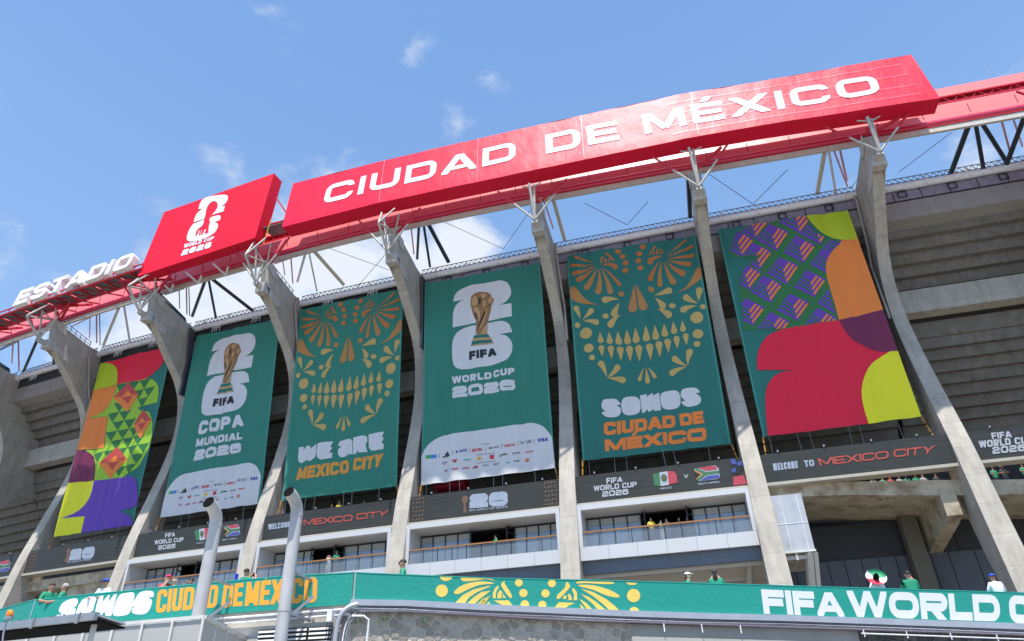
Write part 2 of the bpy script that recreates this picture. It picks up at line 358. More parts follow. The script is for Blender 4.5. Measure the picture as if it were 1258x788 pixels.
def glyph(ch, w, t, c=.5, ty=None):
    "outlines in a w x 1 box, stroke t, corner roundness c"
    h = t/2; x0, x1, y0, y1 = h, w-h, h, 1-h; my = .5; R = max(.02, c*min(w-t, 1-t)/2*1.0); Ry = R
    P = []
    def rr(xa, xb, ya, yb, r=None, corners='1111'):
        r = R if r is None else r; r = min(r, abs(xb-xa)/2, abs(yb-ya)/2); pts = []
        for k, (cx, cy, a) in enumerate(((xb-r, yb-r, 0), (xa+r, yb-r, 90), (xa+r, ya+r, 180), (xb-r, ya+r, 270))):
            if corners[k] == '1': pts += arc(cx, cy, r, r, a, a+90, 5)
            else: pts.append(((xb, yb), (xa, yb), (xa, ya), (xb, ya))[k])
        return pts
    o = []
    V = lambda x: [[(x-h, 0), (x+h, 0), (x+h, 1), (x-h, 1)]]
    H = lambda y, a=0, b=None: [[(a, y-h), (w if b is None else b, y-h), (w if b is None else b, y+h), (a, y+h)]]
    dg = t*1.08
    if ch in 'IÍ1': o = V(w/2)
    elif ch in 'LEFÉ':
        o = V(x0)
        if ch in 'LEÉ': o += H(y0)
        if ch in 'EFÉ': o += H(y1)+H(my if ch != 'F' else my-.02, 0, w*.93)
    elif ch == 'T': o = V(w/2)+H(y1)
    elif ch == 'H': o = V(x0)+V(x1)+H(my)
    elif ch in 'O0': o = rib(rr(x0, x1, y0, y1), t, True)
    elif ch == 'Q': o = rib(rr(x0, x1, y0, y1), t, True)+rib([(w*.6, .3), (w, 0)], t)
    elif ch in 'CG':
        e = max(.33, t*1.25); r = min(R, (x1-x0)/2, (y1-y0)/2, max(.02, e-h-.01))
        pts = [(x1, 1-max(e, t*1.25))]+arc(x1-r, y1-r, r, r, 0, 90, 5)+arc(x0+r, y1-r, r, r, 90, 180, 5)+arc(x0+r, y0+r, r, r, 180, 270, 5)+arc(x1-r, y0+r, r, r, 270, 360, 5)+[(x1, max(e, t*1.25))]
        o = rib(pts, t)
        if ch == 'G': o += [[(w*.55, my-h-.04), (w, my-h-.04), (w, my+h-.04), (w*.55, my+h-.04)], [(x1-h, y0+r), (x1+h, y0+r), (x1+h, my), (x1-h, my)]]
    elif ch in 'DB':
        r = R
        if ch == 'D': o = rib(rr(x0, x1, y0, y1, None, '1001'), t, True)
        else: o = rib(rr(x0, x1, my, y1, None, '1001'), t, True)+rib(rr(x0, x1, y0, my, None, '1001'), t, True)
    elif ch == 'U':
        r = min(R, (x1-x0)/2); o = rib([(x0, 1)]+arc(x0+r, y0+r, r, r, 180, 270, 5)+arc(x1-r, y0+r, r, r, 270, 360, 5)+[(x1, 1)], t)
    elif ch == 'J':
        r = min(R, (x1-x0)/2); o = rib([(x0, .3)]+arc(x0+r, y0+r, r, r, 180, 270, 5)+arc(x1-r, y0+r, r, r, 270, 360, 5)+[(x1, 1)], t)
    elif ch in 'PR':
        o = V(x0)+rib(rr(x0, x1, my-.04, y1, None, '1001'), t, True)
        if ch == 'R': o += rib([(w*.42, my-.02), (w-h*1.1, -.15)], dg)
    elif ch in 'S25':
        r1 = min(R, (y1-my)/2*1.0, (x1-x0)/2, max(.02, max(.30, t*1.1)-h-.002)); g = 1-max(.30, t*1.1)
        S = [(x1, g)]+arc(x1-r1, y1-r1, r1, r1, 0, 90, 5)+arc(x0+r1, y1-r1, r1, r1, 90, 180, 5)+arc(x0+r1, my+r1, r1, r1, 180, 270, 5)+arc(x1-r1, my-r1, r1, r1, 90, 0, 5)+arc(x1-r1, y0+r1, r1, r1, 0, -90, 5)+arc(x0+r1, y0+r1, r1, r1, -90, -180, 5)+[(x0, 1-g)]
        if ch == '2':
            S = [(x0, g)]+arc(x0+r1, y1-r1, r1, r1, 180, 90, 5)+arc(x1-r1, y1-r1, r1, r1, 90, 0, 5)+arc(x1-r1, my+r1, r1, r1, 0, -90, 5)+arc(x0+r1, my-r1, r1, r1, 90, 180, 5)+[(x0, y0), (w, y0)]
        o = rib(S, t)
    elif ch in '69':
        r1 = min(R, (x1-x0)/2, max(.02, max(.28, t*1.1)-h-.005)); r2 = min(R, (my+.06-y0)/2)
        lo = rib(rr(x0, x1, y0, my+.08, r2), t, True); st = rib([(x1, 1-max(.28, t*1.1))]+arc(x1-r1, y1-r1, r1, r1, 0, 90, 5)+arc(x0+r1, y1-r1, r1, r1, 90, 180, 5)+[(x0, y0+.2)], t)
        o = lo+st
        if ch == '9': o = [[(w-x, 1-y) for x, y in p] for p in o]
    elif ch == 'A': o = rib([(h*.9-.2*w/2, -.2), (w/2, 1+.0)], dg)+rib([(w-h*.9+.2*w/2, -.2), (w/2, 1)], dg)+[[(w*.22, .18), (w*.78, .18), (w*.7, .18+t*.85), (w*.3, .18+t*.85)]]
    elif ch in 'VY':
        if ch == 'V': o = rib([(h*.9-.2*w/2, 1.2), (w/2, 0)], dg)+rib([(w-h*.9+.2*w/2, 1.2), (w/2, 0)], dg)
        else: o = rib([(h*.8-.08*w, 1.2), (w/2, .4)], dg)+rib([(w-h*.8+.08*w, 1.2), (w/2, .4)], dg)+[[(w/2-h, 0), (w/2+h, 0), (w/2+h, .5), (w/2-h, .5)]]
    elif ch == 'W': o = rib([(h*.7-.04*w, 1.2), (w*.28, -.0)], t)+rib([(w*.28, 0), (w*.5, 1.)], t*.9)+rib([(w*.5, 1.), (w*.72, 0)], t*.9)+rib([(w*.72, 0), (w-h*.7+.04*w, 1.2)], t)
    elif ch == 'M': o = V(x0)+V(x1)+rib([(x0-.04*w, 1.12), (w/2, .12)], dg)+rib([(x1+.04*w, 1.12), (w/2, .12)], dg)
    elif ch == 'N': o = V(x0)+V(x1)+rib([(x0-.05*w, 1.1), (x1+.05*w, -.1)], dg)
    elif ch == 'X': o = rib([(h*.8-.2*w*.8, 1.2), (w-h*.8+.2*w*.8, -.2)], dg)+rib([(w-h*.8+.2*w*.8, 1.2), (h*.8-.2*w*.8, -.2)], dg)
    elif ch == 'K': o = V(x0)+rib([(x0, .3), (w, 1.1)], dg)+rib([(w*.4, .6), (w, -.1)], dg)
    elif ch == 'Z': o = H(y0)+H(y1)+rib([(x0, -.0), (x1, 1.)], dg)
    elif ch == '-': o = H(my)
    elif ch == '.': o = [[(0, 0), (w, 0), (w, t), (0, t)]]
    res = []
    for p in o:
        q = p
        for ax, cc, kp in ((1, 0, 1), (1, 1, -1), (0, 0, 1), (0, w, -1)):
            out = []
            for i in range(len(q)):
                a, b = q[i], q[(i+1) % len(q)]; da, db = (a[ax]-cc)*kp, (b[ax]-cc)*kp
                if da >= -1e-9: out.append(a)
                if (da > 1e-9 and db < -1e-9) or (da < -1e-9 and db > 1e-9):
                    k = da/(da-db); out.append((a[0]+(b[0]-a[0])*k, a[1]+(b[1]-a[1])*k))
            q = out
            if len(q) < 3: break
        if len(q) >= 3: res.append(q)
    if ch in 'ÉÍ':
        res.append([(w*.32, 1.05), (w*.56, 1.05), (w*.78, 1.05+t*1.1), (w*.48, 1.05+t*1.1)])
    return res
def layout(txt, aspect, t, gap=.12, wide=1.0):
    "glyph widths so the string fills `aspect` (width / height)"
    base = {'I': None, '1': None, 'Í': None, 'M': 1.22, 'W': 1.35, ' ': .45, 'L': .85, 'F': .87, 'E': .9, 'É': .9, 'T': .95, 'J': .8, 'A': 1.1, 'V': 1.05, 'X': 1.05, '.': None, 'O': 1.06, 'D': 1.03, 'C': 1.02, 'U': 1.0}
    fixed = sum(t for ch in txt if base.get(ch, 1) is None)+gap*(len(txt)-1); var = sum(base.get(ch, 1) for ch in txt if base.get(ch, 1) is not None)
    k = max(.05, (aspect-fixed)/max(var, .01)); out = []; x = 0
    for ch in txt:
        w = t if base.get(ch, 1) is None else base.get(ch, 1)*k
        out.append((ch, x, w)); x += w+gap
    return out
def bil(Q, x, y):  # Q: TL TR BL BR in (A,b); x 0..1, y 0 bottom..1 top
    tl, tr, bl, br = Q
    return tuple((bl[i]*(1-x)+br[i]*x)*(1-y)+(tl[i]*(1-x)+tr[i]*x)*y for i in (0, 1))
def text_polys(S, txt, quad, weight=.22, c=.5, gap=None, org=(0, 0), sc=1.):
    Q = S.P(quad, org, sc)
    wid = abs((Q[1][0]-Q[0][0]+Q[3][0]-Q[2][0])/2); hgt = abs((Q[2][1]-Q[0][1]+Q[3][1]-Q[1][1])/2)*S.hat((Q[0][0]+Q[1][0])/2)
    asp = wid/hgt; gap = weight*.42 if gap is None else gap
    res = []
    for ch, x, w in layout(txt, asp, weight, gap):
        if ch == ' ': continue
        res.append((ch, [[bil(Q, (x+px_)/asp, py_) for px_, py_ in p] for p in glyph(ch, w, weight, c)]))
    return res
def text(S, txt, quad, m, parent, weight=.22, c=.5, off=.03, org=(0, 0), sc=1., gap=None, name='letter', join=False):
    T = text_polys(S, txt, quad, weight, c, gap, org, sc)
    if join:
        S.decal(name, [p for _, ps in T for p in ps], m, parent, off)
    else:
        for ch, ps in T: S.decal(name, ps, m, parent, off)
def spline(pts, n=5, closed=True):
    "Catmull-Rom through traced points"
    P = [np.array(p, float) for p in pts]; out = []; m = len(P)
    for i in range(m if closed else m-1):
        p0, p1, p2, p3 = (P[(i-1) % m], P[i], P[(i+1) % m], P[(i+2) % m]) if closed else (P[max(i-1, 0)], P[i], P[i+1], P[min(i+2, m-1)])
        for k in range(n):
            t = k/n; out.append(tuple(.5*((2*p1)+(-p0+p2)*t+(2*p0-5*p1+4*p2-p3)*t*t+(-p0+3*p1-3*p2+p3)*t**3)))
    if not closed: out.append(tuple(P[-1]))
    return out
def drop(tip, end, w, bend=0., n=8):
    "teardrop petal from a pointed tip to a round end of radius w"
    tx, ty = tip; ex, ey = end; dx, dy = ex-tx, ey-ty; l = math.hypot(dx, dy); ux, uy = dx/l, dy/l; nx, ny = -uy, ux
    def P(s, o): bo = bend*4*s*(1-s); return (tx+dx*s+nx*(o+bo), ty+dy*s+ny*(o+bo))
    s1 = 1-w/l; a = []; b = []
    for i in range(1, n+1):
        s = s1*i/n; k = w*(s/s1)**.9; a.append(P(s, k)); b.append(P(s, -k))
    cap = []
    cx, cy = P(s1, 0)
    for i in range(1, 8):
        an = math.pi/2-math.pi*i/8; cap.append((cx+ux*w*math.cos(an)+nx*w*math.sin(an), cy+uy*w*math.cos(an)+ny*w*math.sin(an)))
    return [tip]+a+cap+b[::-1]
def disc(x, y, rx, ry=None, n=20): ry = ry or rx; return [(x+rx*math.cos(2*math.pi*i/n), y+ry*math.sin(2*math.pi*i/n)) for i in range(n)]
# ================================================================== GROUND
gm = mat('pale paving', (.18, .17, .15), .9, var=.15, nscale=.4)
gb = MB().add([(-400, -400, -1.6), (400, -400, -1.6), (400, 500, -1.6), (-400, 500, -1.6)], [[0, 1, 2, 3]])
tag(gb.build('ground', gm), 'pale paved forecourt in front of the stadium', kind='structure')
# ================================================================== STADIUM
stadium = thing('stadium', 'grey concrete stadium bowl with curved ribs and stepped stands', 'stadium', (0, 50, -1.6))
def lmesh(mb, m, name='piece', mats=None, smooth=0):
    me = bpy.data.meshes.new(name); me.from_pydata([tuple(v) for v in mb.v], [], mb.f); me.validate()
    for mm in (mats or [m]): me.materials.append(mm)
    if mats: me.polygons.foreach_set('material_index', mb.mi)
    bm = bmesh.new(); bm.from_mesh(me); bmesh.ops.recalc_face_normals(bm, faces=bm.faces)
    if smooth:
        for f in bm.faces: f.smooth = True
        for e in bm.edges:
            if len(e.link_faces) == 2 and e.calc_face_angle(0) > math.radians(smooth): e.smooth = False
    bm.to_mesh(me); bm.free()
    return me
def inst(name, me, parent, wloc=None, rz=0., off=(0, 0, 0)):
    "object in a local frame: wloc/rz place it in the world; sub-parts of placed parts pass wloc=None"
    o = bpy.data.objects.new(name, me); COL.objects.link(o); o.parent = parent
    if wloc is None: o.location = off
    else:
        c, s_ = math.cos(rz), math.sin(rz); w = np.array(wloc)+np.array([off[0]*c-off[1]*s_, off[0]*s_+off[1]*c, off[2]])
        o.location = w-(np.array(parent.location) if parent is not None else 0); o.rotation_euler = (0, 0, rz)
    WL[o.name] = np.zeros(3); return o
def bx(x0, x1, y0, y1, z0, z1, mb=None, mi=0):
    mb = mb or MB()
    return mb.box([(x0, y0, z0), (x1, y0, z0), (x1, y1, z0), (x0, y1, z0), (x0, y0, z1), (x1, y0, z1), (x1, y1, z1), (x0, y1, z1)], mi)
def rzprism(poly, x0, x1):  # poly of (r, z)
    return MB().prism([(x0, -r, z) for r, z in poly], (x1-x0, 0, 0))
# ---- ribs
outer = [(5.05, 38.6), (4.95, 37.5), (4.5, 36.0), (3.1, 34.6), (1.35, 33.0), (-.2, 31.6), (-1.2, 30.1), (-1.65, 28.6), (-1.85, 26.9), (-1.7, 24.8), (-1.25, 22.5), (-.75, 20.5), (.05, 17.5), (.65, 15), (1.15, 12), (1.7, 9), (2.2, 6), (2.7, 2), (3.0, -1.6)]
inner = [(1.2, -1.6), (.9, 2), (.45, 6), (-.5, 9), (-1.3, 12), (-1.8, 15), (-2.1, 17.5), (-2.5, 20), (-3.2, 22.5), (-4.1, 24.0), (-5.4, 24.9), (-8.5, 25.2), (-8.6, 27.6), (-5.6, 31.2), (-3.2, 34.0), (-1.6, 35.6), (-.2, 37.7), (.9, 37.75)]
op = spline(outer, 4, False); ip = spline(inner[:11], 2, False)+inner[11:]
prof = op+ip
def ht(z): return float(np.interp(z, [8, 15, 26, 33, 38], [.68, .6, .5, .42, .40]))
tri = tessellate_polygon([[Vector((r, z, 0)) for r, z in prof]]); nP = len(prof)
def ribmesh():
    V = [(-ht(z), -r, z) for r, z in prof]+[(ht(z), -r, z) for r, z in prof]
    Fc = [list(t) for t in tri]+[[i+nP for i in t][::-1] for t in tri]+[[i, (i+1) % nP, (i+1) % nP+nP, i+nP] for i in range(nP)]
    mb = MB().add(V, Fc); return lmesh(mb, concrete, 'rib', smooth=25)
RIB = ribmesh()
# bevelled casting joints on the ribs: shallow proud bands
PLS = []
for sx in (-1, 1):
    PLS.append(lmesh(MB().prism([(sx*.44, -5.0, 36.25), (sx*.44, -3.1, 35.75), (sx*.44, -2.7, 35.1), (sx*.44, -3.2, 34.95), (sx*.44, -4.6, 35.6)], (sx*.06, 0, 0)), bracket_white, 'bracket_plate'))
    PLS.append(lmesh(MB().prism([(sx*.43, -5.2, 38.75), (sx*.43, -4.0, 38.6), (sx*.43, -3.7, 37.6), (sx*.43, -4.3, 37.55), (sx*.43, -5.0, 38.1)], (sx*.06, 0, 0)), bracket_white, 'bracket_plate'))
PLS.append(lmesh(bx(-.5, .5, -5.25, -4.55, 35.55, 36.5), bracket_white, 'bracket_sleeve'))
PLS.append(lmesh(MB().beam((0, -4.9, 36.0), (0, -6.0, 36.1), .42, .38), bracket_white, 'bracket_arm'))
A_ = (0, -6.0, 36.15); B_ = (0, -7.9, 37.85); C_ = (0, -4.9, 38.55)
def strutmesh(a, b, r, m, split=None, m2=None):
    a = np.array(a, float); b = np.array(b, float)
    mb = MB(); mb.tube([a, b], r, 8)
    return lmesh(mb, m, 'strut', smooth=50)
def lerp(a, b, t): return tuple(a[i]*(1-t)+b[i]*t for i in range(3))
def zsign(s): return float(np.interp(s, [-1, 0, 1, 1.9, 2.5, 3.2, 4.0, 4.7, 5.35, 6.1, 7.37, 8.2], [39.6, 39.7, 39.8, 39.8, 40.1, 40.55, 40.2, 39.75, 39.8, 39.95, 39.1, 39.1]))-.08
def rib_steel(i, rb):
    z = zsign(i); Lr, Rr = (-3.0, -6.2, z+.12), (2.9, -6.0, z+.05)
    if i <= 4: W_ = [(A_, B_, .14), (A_, (0, -5.5, 38.4), .12), (B_, (0, -5.0, 38.9), .11), (B_, (-.5, -6.6, z), .10), (C_, (.9, -6.0, z), .10), (C_, (-.9, -6.2, z), .10), (B_, (.8, -6.7, z), .10), (A_, (-.35, -6.4, z-.4), .11)]
    else: W_ = [(A_, (-.16, -6.6, z-.1), .15), (A_, (.16, -6.3, z-.1), .15), ((.1, -6.5, z-.45), (.8, -6.3, z), .08), ((-.1, -6.5, z-.45), (-.8, -6.3, z), .08), (A_, (0, -5.1, 38.0), .11)]
    for a, b, r in W_+[(A_, lerp(A_, Lr, .55), .11), (A_, lerp(A_, Rr, .62), .11)]: inst('strut', strutmesh(a, b, r*.8, bracket_white), rb)
    for a, b, r in [(lerp(A_, Lr, .55), Lr, .11), (lerp(A_, Rr, .62), Rr, .11), ((0, -4.6, 38.9), (2.4, -5.7, z+.1), .17), ((0, -4.6, 38.9), (.2, -5.3, z+.1), .15)]: inst('red_strut', strutmesh(a, b, r*.85, steel_red), rb)
drain_m = mat('beige drain pipe', (.38, .34, .30), .5)
DR = lmesh(MB().tube([(.58, -.4, 37.6), (.56, -.75, 36.6), (.62, .3, 33.2), (.66, .9, 31.8), (.66, .95, 28.5)], .11, 8), drain_m, 'drain_pipe', smooth=60)
DRL = lmesh(MB().tube([(-.58, .3, 37.6), (-.56, .1, 36.6), (-.6, 1.3, 32.6), (-.62, 1.9, 31.4), (-.66, 1.95, 26.5)], .11, 8), drain_m, 'drain_pipe', smooth=60)
DRD = lmesh(bx(.5, .75, .3, .9, 30, 33.6).prism([(.5, -.3, 37.2), (.5, .25, 37.2), (.5, .9, 33.6), (.5, .3, 33.6)], (.25, 0, 0)), mat('dark conduit', (.07, .075, .09), .5), 'conduit')
blk_rail = MB().beam((0, -4.6, 38.78), (0, -.5, 37.9), .3, .34).beam((.1, -4.4, 39.1), (.1, -.6, 38.2), .1)
BR = lmesh(blk_rail, steel_black, 'top_beam')
rl = MB()
for k in range(7):
    y = -4.4+k*.62; z0 = 38.62-(k*.62)*.22
    rl.tube([(0, y, z0), (0, y, z0+.75)], .035, 5)
rl.tube([(0, -4.5, 39.35), (0, -.5, 38.5)], .035, 5).tube([(0, -4.5, 39.0), (0, -.5, 38.15)], .03, 5)
RL = lmesh(rl, steel_black, 'handrail')
for i in range(-1, 10):
    o, t, n = frame(i); th = math.atan2(t[1], t[0])
    rb = inst('rib', RIB, stadium, o, th)
    for me in PLS: inst(me.name.split('.')[0], me, rb)
    rib_steel(i, rb)
    if i in (1, 3, 5): inst('drain_pipe', DR, rb)
    if i in (7,): inst('drain_pipe', DRL, rb)
    if i in (2, 4): inst('conduit', DRD, rb)
    inst('top_beam' if i % 2 == 0 else 'handrail', BR if i % 2 == 0 else RL, rb)
# ---- bays
X0, X1 = -6.25, 6.25
XA, XB = -6.62, 6.62
LINT = lmesh(rzprism([(-.75, 36.4), (-.68, 34.5), (-1.86, 34.25), (-2.15, 34.5), (-2.1, 35.2), (-1.1, 35.6), (-1.1, 36.4)], X0, X1), lintel_m, 'lintel')
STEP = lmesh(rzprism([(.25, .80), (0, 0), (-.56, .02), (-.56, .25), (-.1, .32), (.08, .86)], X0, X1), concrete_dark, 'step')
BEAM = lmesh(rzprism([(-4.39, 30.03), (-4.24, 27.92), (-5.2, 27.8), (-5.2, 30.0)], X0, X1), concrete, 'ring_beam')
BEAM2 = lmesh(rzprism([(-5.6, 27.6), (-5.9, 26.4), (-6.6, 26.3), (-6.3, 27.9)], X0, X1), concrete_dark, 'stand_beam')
DECK = lmesh(rzprism([(-1.2, 36.35), (-2.0, 34.6), (-6.2, 30.1), (-6.4, 27.7), (-11.8, 20.0), (-12.2, 20.0), (-7, 28), (-7, 30.5), (-2.0, 36.35)], XA, XB), concrete_dark, 'deck_closure')  # unseen slab added behind the steps to block sky and light
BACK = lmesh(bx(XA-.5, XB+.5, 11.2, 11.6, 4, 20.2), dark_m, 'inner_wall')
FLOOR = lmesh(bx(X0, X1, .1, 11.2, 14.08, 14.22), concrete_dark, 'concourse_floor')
for i in range(-1, 9):
    O, th = bayframe(i); P = dict(wloc=O, rz=th)
    inst('lintel', LINT, stadium, **P)
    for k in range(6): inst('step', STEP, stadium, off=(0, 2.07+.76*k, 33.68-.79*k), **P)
    inst('ring_beam', BEAM, stadium, **P); inst('stand_beam', BEAM2, stadium, **P); inst('deck_closure', DECK, stadium, **P); inst('inner_wall', BACK, stadium, **P)
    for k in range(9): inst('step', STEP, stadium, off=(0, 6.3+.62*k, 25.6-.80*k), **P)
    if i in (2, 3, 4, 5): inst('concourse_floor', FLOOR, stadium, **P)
# ---- eave row above the banners: white gutter roll, lattice, panels and hangers
ROLL_ = MB()
for k in range(14):
    xa, xb = X0+k*.893, X0+(k+1)*.893
    ROLL_.tube([(xa, .35+.02*math.sin(k*2.1), 37.42), (xb, .35+.02*math.sin(k*2.1+2.1), 37.42)], [.30+.02*math.sin(k*1.7), .30+.02*math.sin(k*1.7+1.7)], 10, cap=(k in (0, 13)))
ROLLM = lmesh(ROLL_, cable_white, 'gutter', smooth=50)
LAT = MB()
for yy, zz in ((.55, 38.0), (.55, 38.45), (1.0, 38.2)): LAT.tube([(X0, yy, zz), (X1, yy, zz)], .042, 4)
for k in range(26):
    xa = X0+k*.48
    LAT.tube([(xa, .55, 38.0), (xa+.24, .55, 38.45), (xa+.48, .55, 38.0)], .035, 4); LAT.tube([(xa, .55, 38.0), (xa+.24, 1.0, 38.2), (xa+.48, .55, 38.0)], .022, 4)
LATM = lmesh(LAT, steel_black, 'lattice')
CLM = lmesh(bx(-.05, .05, .1, .2, 37.1, 38.15).add([], []), steel_white, 'clamp')
lav = mat('mauve polycarbonate sheet', (.27, .24, .31), .35, var=.25, nscale=2, bump=.01, bscale=5)
DKP = lmesh(bx(X0, X1, .72, .78, 36.2, 37.6), dark_m, 'eave_shade_sheet')  # dark sheet stands in for the shaded underside and hides the sky
PANL = lmesh(bx(-1.0, 1.0, .62, .68, 36.3, 37.25), lav, 'panel')
HNG = MB()
for x in (-.42, -.12, .12, .5): HNG.tube([(x, .3, 37.3), (x, .2, 36.45)], .035, 5)
HNG.tube([(-.42, .25, 36.9), (.5, .25, 36.9)], .03, 5)
HNGM = lmesh(HNG, cable_white, 'hanger')
SQ = MB()
for a, b in (((-.3, 36.5), (.3, 36.5)), ((.3, 36.5), (.3, 37.05)), ((.3, 37.05), (-.3, 37.05)), ((-.3, 37.05), (-.3, 36.5))): SQ.beam((a[0], .5, a[1]), (b[0], .5, b[1]), .06)
SQM = lmesh(SQ, steel_black, 'bracket')
for i in range(-1, 9):
    O, th = bayframe(i); P = dict(wloc=O, rz=th)
    inst('gutter', ROLLM, stadium, **P); inst('lattice', LATM, stadium, **P)
    for x in (-4.6, -1.6, 1.5, 4.5): inst('clamp', CLM, stadium, off=(x, 0, 0), **P)
    if i >= 4:
        inst('eave_shade_sheet', DKP, stadium, **P)
        for k in range(6): inst('panel', PANL, stadium, off=(X0+1.04+k*2.08, 0, 0), **P)
        for x in (-3.5, .2, 3.9): inst('bracket', SQM, stadium, off=(x, 0, 0), **P)
    else:
        inst('eave_shade_sheet', DKP, stadium, **P)
        for x in (-3.0, 1.8): inst('hanger', HNGM, stadium, off=(x, 0, 0), **P)
# ---- terrace slab with stained soffit (bays without lounges)
def slab(pts, zt, ra, rb_, name, m):
    mb = MB(); V = []
    for (s, zt_, zb_) in pts:
        V += [F(s, -.3, zt_), F(s, -.3, zb_), F(s, -8, zb_+.1), F(s, -8, zt_)]
    Fc = []
    for k in range(len(pts)-1):
        for j in range(4): a = 4*k+j; b = 4*k+(j+1) % 4; Fc.append([a, b, b+4, a+4])
    return mb.add(V, Fc+[[0, 1, 2, 3], [4*len(pts)-4+j for j in (3, 2, 1, 0)]]).build(name, m, stadium)
tp = []
for (u, vt, vb) in [(975, 595.2, 610.2), (994, 594.6, 609.8), (1040, 592, 608.5), (1108, 591, 609.6), (1165, 589.8, 609), (1210, 589.8, 608.8), (1258, 589, 608), (1320, 588, 607)]:
    s_, zt = on_r(u, vt, -.3); zb = on_r(u, vb, -.3)[1]; tp.append((s_, zt, zb))
tp[0] = (6.0, tp[0][1], tp[0][2])
tp.append((9.5, tp[-1][1], tp[-1][2]))
slab(tp, 0, 0, 0, 'terrace_slab', concrete_stain)
slab([(-1.0, 13.7, 12.8), (0.0, 13.7, 12.8), (1.0, 13.7, 12.8), (1.5, 13.7, 12.8), (2.0, 13.75, 12.9)], 0, 0, 0, 'terrace_slab', concrete_stain)
HB = lmesh(rzprism([(-.2, 12.9), (-.2, 11.2), (-1.6, 10.9), (-6.5, 10.2), (-6.5, 12.6)], -.45, .45), concrete_stain, 'haunch_beam')
for i, x in ((1, 5.5), (6, 4.9), (7, 5.4), (0, 5.4)):
    O, th = bayframe(i); inst('haunch_beam', HB, stadium, wloc=O, rz=th, off=(x, 0, 0))
# shed roof wedge behind the left ribs
wedge = MB().prism([F(1.45, -.6, 12.8), F(2.0, -.5, 12.9), F(2.0, -.9, 10.8), F(1.3, -.9, 9.8)], frame(1.6)[2]*-4)
wedge.build('stair_soffit', concrete_stain, stadium)
# ---- dark cladding under the terrace
clad = mat('dark blue grey cladding', (.075, .082, .098), .45, var=.12, nscale=1.5)
clad_t = mat('charcoal louvre band', (.03, .031, .034), .6)
CP = lmesh(bx(-.54, .54, 6.5, 6.56, 1, 10.2).add([], []), clad, 'wall_panel')
CT = lmesh(bx(X0-.2, X1+.2, 6.7, 6.9, 1, 12.7), clad_t, 'wall_backing')
for i in (-1, 0, 1, 6, 7, 8):
    O, th = bayframe(i)
    inst('wall_backing', CT, stadium, wloc=O, rz=th)
    for k in range(12): inst('wall_panel', CP, stadium, wloc=O, rz=th, off=(-6.2+1.13*k, 0, 0))
col_m = mat('brown painted column', (.13, .115, .085), .6)
mbc = MB(); 
c0 = at_r(1112, 652, -5.5); c1 = at_r(1132, 722, -5.5); d_ = np.array([0, 0, 1.])
t_ = frame(6.8)[1]; c1 = np.array([c0[0], c0[1], c1[2]])
mbc.box([c1-t_*.1-d_*4, c1+t_*.95-d_*4, c1+t_*.95-d_*4+np.array([0, .5, 0]), c1-t_*.1-d_*4+np.array([0, .5, 0]), c0-t_*.1+d_*1.5, c0+t_*.95+d_*1.5, c0+t_*.95+d_*1.5+np.array([0, .5, 0]), c0-t_*.1+d_*1.5+np.array([0, .5, 0])])
mbc.build('column', col_m, stadium)
# ---- lounge balconies, bays 2..5
white_clad = mat('white composite cladding', (.56, .57, .58), .45, var=.03, nscale=.7)
jamb_m = mat('white balcony ceiling board', (.52, .51, .48), .6, var=.04)
wood = mat('varnished wooden handrail', (.36, .17, .06), .4, var=.2, nscale=12)
mull = mat('charcoal window frame', (.02, .021, .024), .4)
railglass = glassmat('balcony glass', (.30, .36, .42), .32)
pane_m = mat('window glass with painted reflection', (.25, .34, .46), .06, var=.15, nscale=.8, spec=.8)  # opaque blue base colour paints in the bluish reflection
blind_m = mat('grey roller blind', (.38, .41, .41), .5, var=.05)
slate = mat('blue grey soffit band', (.105, .13, .165), .5, var=.05)
beige = mat('beige painted soffit', (.47, .44, .385), .7, var=.08, nscale=.8)
slat_m = mat('brown ceiling slats', (.055, .04, .03), .6)
FW = 5.85
fp_n = 6; fw = 2*FW/fp_n
FP = lmesh(bx(-fw/2+.008, fw/2-.008, -3.16, -2.8, 9.78, 10.64), white_clad, 'fascia_panel')
FR = MB(); bx(-FW-.02, FW+.02, -3.13, -1.0, 13.08, 13.42, FR); bx(-FW-.02, -FW+.25, -3.132, -.9, 10.66, 13.08, FR); bx(FW-.25, FW+.02, -3.132, -.9, 10.66, 13.08, FR)
FRM = lmesh(FR, white_clad, 'frame')
CEI = lmesh(bx(-FW+.25, FW-.25, -3.0, -.9, 13.03, 13.075), jamb_m, 'ceiling')
FLO = MB(); bx(-FW, FW, -2.79, 4, 10.5, 10.6, FLO); bx(-FW, FW, -2.79, -2.0, 9.8, 10.49, FLO); FLM = lmesh(FLO, jamb_m, 'floor')
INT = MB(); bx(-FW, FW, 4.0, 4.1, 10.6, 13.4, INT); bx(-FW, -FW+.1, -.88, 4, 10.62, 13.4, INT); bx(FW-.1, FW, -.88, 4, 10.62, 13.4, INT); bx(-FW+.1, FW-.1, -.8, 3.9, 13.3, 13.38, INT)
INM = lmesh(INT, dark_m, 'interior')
SL = lmesh(bx(-.03, .03, -.8, 3.9, 13.12, 13.28), slat_m, 'slat')
POST = lmesh(bx(-.02, .02, -3.1, -3.05, 10.64, 11.55), steel_black, 'rail_post')
RAILM = lmesh(bx(-FW+.26, FW-.26, -3.15, -3.03, 11.55, 11.64), wood, 'handrail')
gw = (2*FW-.52)/10
GL = lmesh(bx(-gw/2+.03, gw/2-.03, -3.085, -3.075, 10.66, 11.53), railglass, 'glass_panel')
def window(w):
    mb = MB(); bx(-w/2, w/2, -.99, -.97, 10.66, 12.45, mb); return lmesh(mb, pane_m, 'window_pane')
HEAD = lmesh(bx(-FW+.26, FW-.26, -1.02, -.92, 12.93, 13.025), mull, 'header')
